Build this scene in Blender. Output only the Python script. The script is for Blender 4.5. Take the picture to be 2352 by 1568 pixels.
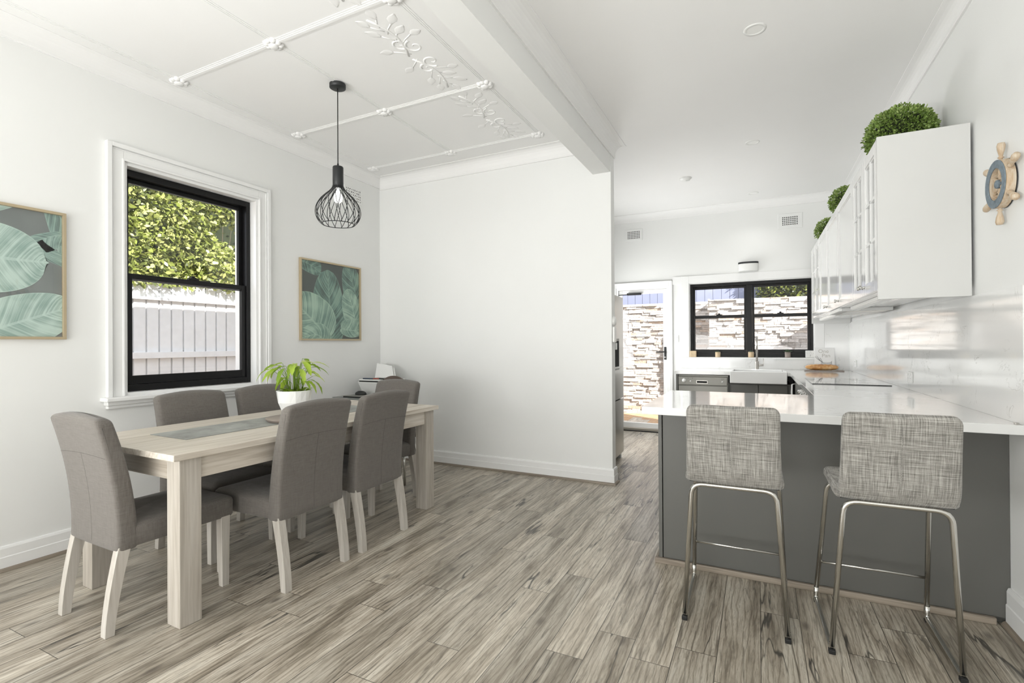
import bpy, bmesh, math, random
from mathutils import Vector, Matrix, noise
random.seed(7)
PI = math.pi
sc = bpy.context.scene
for o in list(bpy.data.objects): bpy.data.objects.remove(o)
C = sc.collection

# ---------------------------------------------------------------- camera
HC = 1.27
cam_d = bpy.data.cameras.new('camera'); cam = bpy.data.objects.new('camera', cam_d); C.objects.link(cam)
yaw, pit, rol = [math.radians(a) for a in (26.311, 0.235, -0.351)]
fw = Vector((-math.sin(yaw)*math.cos(pit), math.cos(yaw)*math.cos(pit), math.sin(pit)))
rt = Vector((math.cos(yaw), math.sin(yaw), 0)); up = rt.cross(fw)
r2 = math.cos(rol)*rt + math.sin(rol)*up; u2 = -math.sin(rol)*rt + math.cos(rol)*up
m = Matrix((r2, u2, -fw)).transposed().to_4x4(); m.translation = (0, 0, HC)
cam.matrix_world = m
cam_d.sensor_width = 36; cam_d.lens = 1144.0/2352*36; cam_d.clip_start = 0.05; cam_d.clip_end = 200
sc.camera = cam
# ---------------------------------------------------------------- view
sc.view_settings.view_transform = 'Standard'; sc.view_settings.look = 'None'
sc.view_settings.gamma = 1; sc.view_settings.exposure = 0.26
sc.view_settings.use_curve_mapping = False
# ---------------------------------------------------------------- world + sun + added fill lamps + downlights
w = bpy.data.worlds.new('sky'); sc.world = w; w.use_nodes = True
bg = w.node_tree.nodes['Background']; bg.inputs[0].default_value = (0.86, 0.91, 1.0, 1); bg.inputs[1].default_value = 2.2
sd = bpy.data.lights.new('sun', 'SUN'); sun = bpy.data.objects.new('sun', sd); C.objects.link(sun)
sd.energy = 11.0; sd.angle = math.radians(0.55); sd.color = (1.0, 0.97, 0.91)
sun.rotation_euler = Vector((-1.0, 0.625, -0.766)).to_track_quat('-Z', 'Y').to_euler()
XLW = -3.85
def area(name, loc, d, sx, sy, e, col=(1, 1, 1)):
    l = bpy.data.lights.new(name, 'AREA'); l.shape = 'RECTANGLE'; l.size = sx; l.size_y = sy; l.energy = e; l.color = col
    o = bpy.data.objects.new(name, l); C.objects.link(o); o.location = loc
    o.rotation_euler = Vector(d).to_track_quat('-Z', 'Z').to_euler(); return o
area('rear_fill_lamp', (-1.35, -2.30, 1.35), (0.10, 1, 0.62), 4.4, 2.3, 165, (0.975, 0.983, 0.97)).data.spread = 2.5  # added fill lamp before the solid rear wall, no glazing is built there
area('left_fill_lamp', (XLW+0.02, -0.95, 1.55), (1, 0.05, 0.25), 1.5, 1.6, 105, (0.975, 0.985, 0.98))  # lamp added on the left wall out of view to lift the room light
for dy_ in (3.243, 5.07, 6.80): area('downlight_lamp', (-0.03, dy_, 3.09), (0, 0, -1), 0.09, 0.09, 1.0, (1.0, 0.98, 0.95)).data.spread = 1.9
area('kitchen_fill_lamp', (-2.035, 6.38, 1.42), (1, 0, 0.12), 1.1, 1.5, 42, (0.97, 0.985, 0.98))  # made-up lamp hidden behind the fridge to brighten the kitchen

# ---------------------------------------------------------------- node helpers
def nm(name):
    mt = bpy.data.materials.new(name); mt.use_nodes = True
    return mt, mt.node_tree.nodes, mt.node_tree.links, mt.node_tree.nodes['Principled BSDF']
def solid(name, col, rough=0.5, metal=0, spec=0.5, noise_amt=0.0, nscale=8, bump=0, coat=0, emit=0):
    mt, N, L, b = nm(name)
    b.inputs['Base Color'].default_value = (*col, 1); b.inputs['Roughness'].default_value = rough
    b.inputs['Metallic'].default_value = metal; b.inputs['Specular IOR Level'].default_value = spec
    b.inputs['Coat Weight'].default_value = coat
    if emit: b.inputs['Emission Color'].default_value = (*col, 1); b.inputs['Emission Strength'].default_value = emit
    tc = N.new('ShaderNodeTexCoord'); n = N.new('ShaderNodeTexNoise'); n.inputs['Scale'].default_value = nscale
    n.inputs['Detail'].default_value = 4; L.new(tc.outputs['Object'], n.inputs['Vector'])
    mx = N.new('ShaderNodeMix'); mx.data_type = 'RGBA'; a = max(noise_amt, 0.015)
    mx.inputs[6].default_value = (*[c*(1-a) for c in col], 1); mx.inputs[7].default_value = (*[min(1, c*(1+a)) for c in col], 1)
    L.new(n.outputs['Fac'], mx.inputs[0]); L.new(mx.outputs[2], b.inputs['Base Color'])
    if bump:
        bp = N.new('ShaderNodeBump'); bp.inputs['Strength'].default_value = bump; bp.inputs['Distance'].default_value = 0.002
        L.new(n.outputs['Fac'], bp.inputs['Height']); L.new(bp.outputs[0], b.inputs['Normal'])
    return mt
def mth(N, L, op, a, b=None, c=None):
    n = N.new('ShaderNodeMath'); n.operation = op
    for i, v in enumerate((a, b, c)):
        if v is None: continue
        if isinstance(v, (int, float)): n.inputs[i].default_value = v
        else: L.new(v, n.inputs[i])
    return n.outputs[0]
def ramp(N, L, fac, stops):
    r = N.new('ShaderNodeValToRGB'); els = r.color_ramp.elements
    while len(els) > 1: els.remove(els[-1])
    els[0].position = stops[0][0]; els[0].color = (*stops[0][1], 1)
    for p, c in stops[1:]:
        e = els.new(p); e.color = (*c, 1)
    L.new(fac, r.inputs[0]); return r.outputs[0]
def mixc(N, L, fac, a, b, mode='MIX'):
    mx = N.new('ShaderNodeMix'); mx.data_type = 'RGBA'; mx.blend_type = mode
    for i, v in ((0, fac), (6, a), (7, b)):
        if isinstance(v, (int, float)): mx.inputs[i].default_value = v
        elif isinstance(v, tuple): mx.inputs[i].default_value = (*v, 1)
        else: L.new(v, mx.inputs[i])
    return mx.outputs[2]
def mapping(N, L, vec, scale=(1, 1, 1), loc=(0, 0, 0), rot=(0, 0, 0)):
    mp = N.new('ShaderNodeMapping'); mp.inputs['Scale'].default_value = scale; mp.inputs['Location'].default_value = loc
    mp.inputs['Rotation'].default_value = rot; L.new(vec, mp.inputs['Vector']); return mp.outputs[0]
def tex(N, L, kind, vec, **k):
    n = N.new('ShaderNodeTex'+kind)
    for a, v in k.items():
        key = a.replace('_', ' ')
        if key in n.inputs: n.inputs[key].default_value = v
        else: setattr(n, a, v)
    if vec is not None: L.new(vec, n.inputs['Vector'])
    return n

M = {}
M['wall'] = solid('white_wall_paint', (0.85, 0.853, 0.838), 0.55, noise_amt=0.012, nscale=3)
M['ceil'] = solid('white_ceiling_paint', (0.88, 0.875, 0.865), 0.6, noise_amt=0.01, nscale=3)
M['trim'] = solid('white_gloss_trim', (0.87, 0.87, 0.86), 0.28)
M['cab'] = solid('white_cabinet_lacquer', (0.85, 0.85, 0.84), 0.16, coat=0.3)
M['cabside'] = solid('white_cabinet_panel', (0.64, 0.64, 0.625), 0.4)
M['black'] = solid('black_aluminium', (0.006, 0.006, 0.0065), 0.38, spec=0.3)
M['blackm'] = solid('black_matt_metal', (0.012, 0.013, 0.014), 0.45)
M['rubber'] = solid('black_rubber', (0.008, 0.008, 0.008), 0.6)
M['grey'] = solid('charcoal_cabinet_panel', (0.112, 0.111, 0.101), 0.42, noise_amt=0.03, nscale=400)
M['chrome'] = solid('brushed_chrome', (0.62, 0.61, 0.58), 0.16, metal=1)
M['steel'] = solid('brushed_stainless', (0.50, 0.48, 0.45), 0.28, metal=1)
M['dwsteel'] = solid('satin_grey_steel', (0.24, 0.235, 0.215), 0.38, metal=0.6)
M['ceramic'] = solid('white_glazed_ceramic', (0.88, 0.88, 0.87), 0.08, coat=0.5)
M['plastic'] = solid('white_plastic', (0.82, 0.82, 0.80), 0.35)
M['gold'] = solid('pale_brass_frame', (0.50, 0.41, 0.27), 0.38, metal=0.35)
M['cord'] = solid('black_cord', (0.01, 0.01, 0.01), 0.5)
M['bulb'] = solid('white_bulb', (0.95, 0.94, 0.9), 0.3, emit=1.2)
M['dark'] = solid('dark_void', (0.01, 0.01, 0.01), 0.9)
M['soil'] = solid('potting_soil', (0.12, 0.10, 0.05), 0.95, noise_amt=0.6, nscale=60)
M['lens'] = solid('downlight_diffuser', (0.9, 0.9, 0.88), 0.3)
M['cooktop'] = solid('black_ceramic_glass', (0.015, 0.015, 0.015), 0.04, coat=1)
M['fenceW'] = solid('white_painted_timber', (0.74, 0.745, 0.755), 0.7, noise_amt=0.08, nscale=14, bump=0.2)
M['boards'] = solid('blue_shade_weatherboard', (0.22, 0.24, 0.34), 0.7, noise_amt=0.08, nscale=6)  # blue shade lying on the boards is put into this base colour
M['extwall'] = solid('cream_render', (0.6, 0.56, 0.5), 0.9, noise_amt=0.1, nscale=20, bump=0.6)
M['wheelblue'] = solid('weathered_blue_paint', (0.19, 0.235, 0.27), 0.8, noise_amt=0.5, nscale=60)
M['tray'] = solid('dark_wood_tray', (0.30, 0.25, 0.22), 0.4, noise_amt=0.2, nscale=20)
M['brownchair'] = solid('dark_brown_veneer', (0.10, 0.07, 0.055), 0.45, noise_amt=0.2, nscale=30)
M['paper'] = solid('white_paper', (0.85, 0.85, 0.84), 0.8)
M['desk'] = solid('grey_laminate', (0.22, 0.23, 0.22), 0.25)
M['red'] = solid('red_plastic', (0.35, 0.05, 0.03), 0.4)
M['bluep'] = solid('navy_plastic', (0.02, 0.04, 0.08), 0.4)
M['bag'] = None

def wood(name, c1, c2, c3, axis='Z', rough=0.5, sc_=1.0):
    mt, N, L, b = nm(name)
    tc = N.new('ShaderNodeTexCoord'); s = {'X': (1.2, 26, 26), 'Y': (26, 1.2, 26), 'Z': (26, 26, 1.2)}[axis]
    v = mapping(N, L, tc.outputs['Object'], tuple(a*sc_ for a in s))
    n = tex(N, L, 'Noise', v, Scale=1.0, Detail=7.0, Roughness=0.62, Distortion=0.8)
    col = ramp(N, L, n.outputs['Fac'], [(0.3, c1), (0.5, c2), (0.68, c3)])
    v2 = mapping(N, L, tc.outputs['Object'], tuple(a*sc_*3.5 for a in s))
    n2 = tex(N, L, 'Noise', v2, Scale=1.0, Detail=3.0)
    col = mixc(N, L, 0.25, col, ramp(N, L, n2.outputs['Fac'], [(0.35, c1), (0.6, c3)]))
    L.new(col, b.inputs['Base Color']); b.inputs['Roughness'].default_value = rough
    bp = N.new('ShaderNodeBump'); bp.inputs['Strength'].default_value = 0.25; bp.inputs['Distance'].default_value = 0.001
    L.new(n.outputs['Fac'], bp.inputs['Height']); L.new(bp.outputs[0], b.inputs['Normal'])
    return mt
M['woodY'] = wood('whitewashed_timber_long', (0.42, 0.36, 0.29), (0.62, 0.56, 0.48), (0.74, 0.69, 0.62), 'Y')  # light on the tabletop is put into this paler timber tone
M['woodX'] = wood('whitewashed_timber_cross', (0.33, 0.275, 0.21), (0.50, 0.445, 0.375), (0.62, 0.57, 0.50), 'X')
M['woodZ'] = wood('whitewashed_timber_post', (0.31, 0.27, 0.225), (0.45, 0.41, 0.355), (0.55, 0.515, 0.465), 'Z')
M['legwood'] = wood('limed_chair_leg', (0.40, 0.365, 0.32), (0.52, 0.485, 0.435), (0.59, 0.56, 0.515), 'Z', 0.45)
M['wheelwood'] = wood('bleached_driftwood', (0.46, 0.30, 0.17), (0.60, 0.47, 0.33), (0.66, 0.60, 0.50), 'Z', 0.7, 2.0)
M['potwood'] = wood('light_bamboo', (0.45, 0.30, 0.15), (0.60, 0.45, 0.27), (0.66, 0.56, 0.42), 'Z', 0.6, 4.0)
M['quad'] = wood('oak_quad_bead', (0.14, 0.11, 0.085), (0.25, 0.21, 0.165), (0.34, 0.29, 0.235), 'X', 0.5)
M['quadY'] = wood('oak_quad_bead_long', (0.14, 0.11, 0.085), (0.25, 0.21, 0.165), (0.34, 0.29, 0.235), 'Y', 0.5)

def fabric(name, base, dark, light, scale=520, slub=0.5, rough=0.95, ky=1.0, a3w=0.5, el=0.035):
    mt, N, L, b = nm(name)
    tc = N.new('ShaderNodeTexCoord')
    geo = N.new('ShaderNodeNewGeometry')
    # threads: long thin noise in two directions
    o = tc.outputs['UV'] if False else tc.outputs['Object']
    a1 = tex(N, L, 'Noise', mapping(N, L, o, (scale, scale*ky, scale*el)), Scale=1.0, Detail=3.0, Roughness=0.6)
    a2 = tex(N, L, 'Noise', mapping(N, L, o, (scale*el, scale*el, scale)), Scale=1.0, Detail=3.0, Roughness=0.6)
    a3 = tex(N, L, 'Noise', mapping(N, L, o, (scale*1.5,)*3), Scale=1.0, Detail=1.0)
    s = mth(N, L, 'ADD', mth(N, L, 'ADD', a1.outputs['Fac'], a2.outputs['Fac']), mth(N, L, 'MULTIPLY', a3.outputs['Fac'], a3w))
    s = mth(N, L, 'DIVIDE', s, 2.0+a3w)
    k = 0.5/max(slub, .01)*0.08
    col = ramp(N, L, s, [(0.5-k, dark), (0.5, base), (0.5+k, light)])
    L.new(col, b.inputs['Base Color']); b.inputs['Roughness'].default_value = rough
    b.inputs['Sheen Weight'].default_value = 0.2; b.inputs['Specular IOR Level'].default_value = 0.15
    bp = N.new('ShaderNodeBump'); bp.inputs['Strength'].default_value = 0.35; bp.inputs['Distance'].default_value = 0.0008
    L.new(s, bp.inputs['Height']); L.new(bp.outputs[0], b.inputs['Normal'])
    return mt
M['linen'] = fabric('taupe_linen', (0.160, 0.146, 0.132), (0.125, 0.112, 0.099), (0.193, 0.178, 0.162), 560, 0.30, ky=0.3)
M['tweed'] = fabric('grey_slub_tweed', (0.262, 0.25, 0.228), (0.11, 0.104, 0.094), (0.45, 0.435, 0.40), 520, 0.40, ky=0.05, a3w=0.25, el=0.022)
M['seam'] = solid('seam_thread', (0.085, 0.078, 0.07), 0.9)

def glass(name='clear_glass', tint=(1, 1, 1), ior=1.45):
    mt = bpy.data.materials.new(name); mt.use_nodes = True; N = mt.node_tree.nodes; L = mt.node_tree.links; N.clear()
    out = N.new('ShaderNodeOutputMaterial'); t = N.new('ShaderNodeBsdfTransparent'); t.inputs[0].default_value = (*tint, 1)
    g = N.new('ShaderNodeBsdfGlossy'); g.inputs['Roughness'].default_value = 0.01
    f = N.new('ShaderNodeFresnel'); mx = N.new('ShaderNodeMixShader'); ge = N.new('ShaderNodeNewGeometry')
    mi_ = N.new('ShaderNodeMix'); mi_.inputs[2].default_value = ior; mi_.inputs[3].default_value = 1.0/ior
    L.new(ge.outputs['Backfacing'], mi_.inputs[0]); L.new(mi_.outputs[0], f.inputs[0])
    L.new(f.outputs[0], mx.inputs[0]); L.new(t.outputs[0], mx.inputs[1]); L.new(g.outputs[0], mx.inputs[2]); L.new(mx.outputs[0], out.inputs[0])
    return mt
M['glass'] = glass()

# floor planks : uv (u across 0..1, v metres along), attribute r random
def floor_mat():
    mt, N, L, b = nm('grey_brown_oak_laminate')
    uv = N.new('ShaderNodeUVMap'); uv.uv_map = 'UVMap'
    at = N.new('ShaderNodeAttribute'); at.attribute_name = 'r'
    sep = N.new('ShaderNodeSeparateXYZ'); L.new(uv.outputs[0], sep.inputs[0])
    sr = N.new('ShaderNodeSeparateColor'); L.new(at.outputs['Color'], sr.inputs[0])
    x = mth(N, L, 'MULTIPLY', sep.outputs[0], 0.16); y = sep.outputs[1]
    cb = N.new('ShaderNodeCombineXYZ'); L.new(x, cb.inputs[0]); L.new(y, cb.inputs[1])
    L.new(mth(N, L, 'MULTIPLY', sr.outputs[0], 40.0), cb.inputs[2]); P = cb.outputs[0]
    # broad tone along plank
    n0 = tex(N, L, 'Noise', mapping(N, L, P, (14, 1.6, 1)), Scale=1.0, Detail=5.0, Roughness=0.6, Distortion=0.6)
    # fine grain
    n1 = tex(N, L, 'Noise', mapping(N, L, P, (170, 9, 1)), Scale=1.0, Detail=6.0, Roughness=0.75, Distortion=1.2)
    # cathedral rings
    wv = tex(N, L, 'Wave', mapping(N, L, P, (1, .13, 1)), Scale=14.0, Distortion=9.0, Detail=3.0, Detail_Scale=1.2, Detail_Roughness=0.6)
    base = ramp(N, L, n0.outputs['Fac'], [(0.30, (0.22, 0.19, 0.14)), (0.45, (0.42, 0.375, 0.295)), (0.58, (0.56, 0.515, 0.42)), (0.75, (0.66, 0.625, 0.53))])
    g1 = ramp(N, L, n1.outputs['Fac'], [(0.36, (0.42, 0.40, 0.37)), (0.52, (1, 1, 1))])
    col = mixc(N, L, 0.62, base, g1, 'MULTIPLY')
    g2 = ramp(N, L, wv.outputs['Fac'], [(0.0, (0.50, 0.47, 0.43)), (0.32, (1, 1, 1))])
    col = mixc(N, L, 0.55, col, g2, 'MULTIPLY')
    # cracks : thin band of warped noise running along plank, masked
    nc = tex(N, L, 'Noise', mapping(N, L, P, (6, 0.62, 1), (3.3, 1.7, 0)), Scale=1.0, Detail=4.0, Roughness=0.55, Distortion=0.15)
    dist = mth(N, L, 'ABSOLUTE', mth(N, L, 'SUBTRACT', nc.outputs['Fac'], 0.5))
    nm_ = tex(N, L, 'Noise', mapping(N, L, P, (3, 1.1, 1), (9, 5, 0)), Scale=1.0, Detail=2.0)
    wdt = ramp(N, L, nm_.outputs['Fac'], [(0.50, (0, 0, 0)), (0.66, (0.022, 0.022, 0.022))])
    ck = mth(N, L, 'SUBTRACT', 1.0, mth(N, L, 'MINIMUM', mth(N, L, 'DIVIDE', dist, mth(N, L, 'ADD', wdt, 0.0014)), 1.0))
    ck = mth(N, L, 'MULTIPLY', ck, ramp(N, L, nm_.outputs['Fac'], [(0.48, (0, 0, 0)), (0.6, (1, 1, 1))]))
    col = mixc(N, L, mth(N, L, 'MINIMUM', mth(N, L, 'MULTIPLY', ck, 1.3), 0.92), col, (0.055, 0.052, 0.045))
    # soft dark streaks near cracks
    ns = tex(N, L, 'Noise', mapping(N, L, P, (30, 2.2, 1), (1, 2, 0)), Scale=1.0, Detail=6.0, Roughness=0.65, Distortion=1.5)
    col = mixc(N, L, ramp(N, L, ns.outputs['Fac'], [(0.54, (0, 0, 0)), (0.68, (0.85, 0.85, 0.85))]), col, (0.14, 0.122, 0.092))
    # knots
    vo = tex(N, L, 'Voronoi', mapping(N, L, P, (6.0, 2.6, 1)), Scale=1.0, Randomness=1.0)
    kn = ramp(N, L, vo.outputs['Distance'], [(0.0, (1, 1, 1)), (0.05, (0.8, 0.8, 0.8)), (0.13, (0, 0, 0))])
    kn = mth(N, L, 'MULTIPLY', kn, mth(N, L, 'ADD', 0.25, n1.outputs['Fac']))
    col = mixc(N, L, kn, col, (0.09, 0.075, 0.06))
    # per plank tone
    hs = N.new('ShaderNodeHueSaturation'); hs.inputs['Saturation'].default_value = 0.95; hs.inputs['Hue'].default_value = 0.492
    L.new(mth(N, L, 'ADD', 0.80, mth(N, L, 'MULTIPLY', sr.outputs[1], 0.36)), hs.inputs['Value']); L.new(col, hs.inputs['Color']); col = hs.outputs[0]
    # bevel gaps
    ex = mth(N, L, 'MINIMUM', sep.outputs[0], mth(N, L, 'SUBTRACT', 1.0, sep.outputs[0]))
    ex = mth(N, L, 'MULTIPLY', ex, 0.16)
    ey = mth(N, L, 'MINIMUM', sep.outputs[1], mth(N, L, 'SUBTRACT', 1.30, sep.outputs[1]))
    e = mth(N, L, 'MINIMUM', ex, ey)
    gap = mth(N, L, 'LESS_THAN', e, 0.0015)
    col = mixc(N, L, mth(N, L, 'MULTIPLY', gap, 0.85), col, (0.05, 0.045, 0.038))
    L.new(col, b.inputs['Base Color'])
    rg = mth(N, L, 'ADD', 0.24, mth(N, L, 'MULTIPLY', n1.outputs['Fac'], 0.22)); L.new(rg, b.inputs['Roughness'])
    bp = N.new('ShaderNodeBump'); bp.inputs['Strength'].default_value = 0.35; bp.inputs['Distance'].default_value = 0.0012
    hh = mth(N, L, 'SUBTRACT', mth(N, L, 'SUBTRACT', n1.outputs['Fac'], mth(N, L, 'MULTIPLY', ck, 0.8)), mth(N, L, 'MULTIPLY', gap, 1.5))
    L.new(hh, bp.inputs['Height']); L.new(bp.outputs[0], b.inputs['Normal'])
    return mt
M['floor'] = floor_mat()

def stone_mat():
    mt, N, L, b = nm('white_veined_quartz')
    tc = N.new('ShaderNodeTexCoord')
    o = tc.outputs['Object']
    n = tex(N, L, 'Noise', mapping(N, L, o, (3.3, 3.3, 3.3)), Scale=1.0, Detail=5.0, Roughness=0.55, Distortion=2.2)
    d = mth(N, L, 'ABSOLUTE', mth(N, L, 'SUBTRACT', n.outputs['Fac'], 0.5))
    msk = tex(N, L, 'Noise', mapping(N, L, o, (5, 5, 5), (4, 2, 7)), Scale=1.0, Detail=2.0)
    v = ramp(N, L, d, [(0.0, (1, 1, 1)), (0.004, (0.4, 0.4, 0.4)), (0.012, (0, 0, 0))])
    v = mth(N, L, 'MULTIPLY', v, ramp(N, L, msk.outputs['Fac'], [(0.5, (0, 0, 0)), (0.62, (0.8, 0.8, 0.8))]))
    n2 = tex(N, L, 'Noise', mapping(N, L, o, (2, 2, 2)), Scale=1.0, Detail=3.0)
    base = ramp(N, L, n2.outputs['Fac'], [(0.3, (0.80, 0.80, 0.785)), (0.7, (0.85, 0.85, 0.84))])
    L.new(mixc(N, L, v, base, (0.45, 0.44, 0.42)), b.inputs['Base Color'])
    b.inputs['Roughness'].default_value = 0.10; b.inputs['Coat Weight'].default_value = 0.4; b.inputs['Coat Roughness'].default_value = 0.05
    return mt
M['stone'] = stone_mat()

def ledge_mat():
    mt, N, L, b = nm('stacked_ledgestone')
    at = N.new('ShaderNodeAttribute'); at.attribute_name = 'r'
    sr = N.new('ShaderNodeSeparateColor'); L.new(at.outputs['Color'], sr.inputs[0])
    tc = N.new('ShaderNodeTexCoord')
    n = tex(N, L, 'Noise', tc.outputs['Object'], Scale=22.0, Detail=6.0, Roughness=0.7)
    col = ramp(N, L, sr.outputs[0], [(0.0, (0.66, 0.61, 0.57)), (0.5, (0.74, 0.69, 0.65)), (0.86, (0.78, 0.75, 0.71)), (0.96, (0.66, 0.50, 0.38)), (1.0, (0.60, 0.52, 0.46))])
    col = mixc(N, L, 0.5, col, ramp(N, L, n.outputs['Fac'], [(0.3, (0.62, 0.52, 0.45)), (0.6, (1, 1, 1))]), 'MULTIPLY')
    L.new(col, b.inputs['Base Color']); b.inputs['Roughness'].default_value = 0.9
    bp = N.new('ShaderNodeBump'); bp.inputs['Strength'].default_value = 1.0; bp.inputs['Distance'].default_value = 0.035
    L.new(n.outputs['Fac'], bp.inputs['Height']); L.new(bp.outputs[0], b.inputs['Normal'])
    return mt
M['ledge'] = ledge_mat()

def leafmat(name, c1, c2, c3, trans=0.3, rough=0.45):
    mt = bpy.data.materials.new(name); mt.use_nodes = True; N = mt.node_tree.nodes; L = mt.node_tree.links
    b = N['Principled BSDF']; at = N.new('ShaderNodeAttribute'); at.attribute_name = 'r'
    sr = N.new('ShaderNodeSeparateColor'); L.new(at.outputs['Color'], sr.inputs[0])
    col = ramp(N, L, sr.outputs[0], [(0.0, c1), (0.5, c2), (1.0, c3)])
    L.new(col, b.inputs['Base Color']); b.inputs['Roughness'].default_value = rough
    t = N.new('ShaderNodeBsdfTranslucent'); L.new(col, t.inputs[0]); mx = N.new('ShaderNodeMixShader'); mx.inputs[0].default_value = trans
    L.new(b.outputs[0], mx.inputs[1]); L.new(t.outputs[0], mx.inputs[2]); L.new(mx.outputs[0], N['Material Output'].inputs[0])
    return mt
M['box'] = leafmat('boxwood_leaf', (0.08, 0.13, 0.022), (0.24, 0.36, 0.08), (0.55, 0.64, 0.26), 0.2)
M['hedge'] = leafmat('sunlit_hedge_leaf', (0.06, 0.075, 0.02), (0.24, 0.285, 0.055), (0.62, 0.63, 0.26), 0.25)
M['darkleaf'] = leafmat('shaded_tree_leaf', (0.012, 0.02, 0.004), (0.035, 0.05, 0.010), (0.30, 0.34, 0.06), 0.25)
M['lily'] = leafmat('lime_houseplant_leaf', (0.22, 0.36, 0.03), (0.46, 0.64, 0.07), (0.75, 0.85, 0.28), 0.4, 0.35)
M['succ'] = leafmat('dark_succulent_leaf', (0.02, 0.045, 0.02), (0.05, 0.09, 0.04), (0.10, 0.15, 0.08), 0.05)
M['branch'] = solid('dark_branches', (0.06, 0.05, 0.03), 0.95)
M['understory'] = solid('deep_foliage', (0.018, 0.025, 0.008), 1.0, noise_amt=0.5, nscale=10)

def paving_mat():
    mt, N, L, b = nm('terracotta_paving')
    tc = N.new('ShaderNodeTexCoord')
    br = tex(N, L, 'Brick', tc.outputs['Object'], Scale=4.0)
    br.inputs['Color1'].default_value = (0.55, 0.33, 0.18, 1); br.inputs['Color2'].default_value = (0.62, 0.42, 0.25, 1)
    br.inputs['Mortar'].default_value = (0.35, 0.28, 0.2, 1); br.inputs['Mortar Size'].default_value = 0.02
    n = tex(N, L, 'Noise', tc.outputs['Object'], Scale=7.0, Detail=6.0)
    L.new(mixc(N, L, 0.5, br.outputs[0], ramp(N, L, n.outputs['Fac'], [(0.3, (0.6, 0.5, 0.4)), (0.7, (1, 1, 1))]), 'MULTIPLY'), b.inputs['Base Color'])
    b.inputs['Roughness'].default_value = 0.85
    return mt
M['paving'] = paving_mat()

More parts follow.
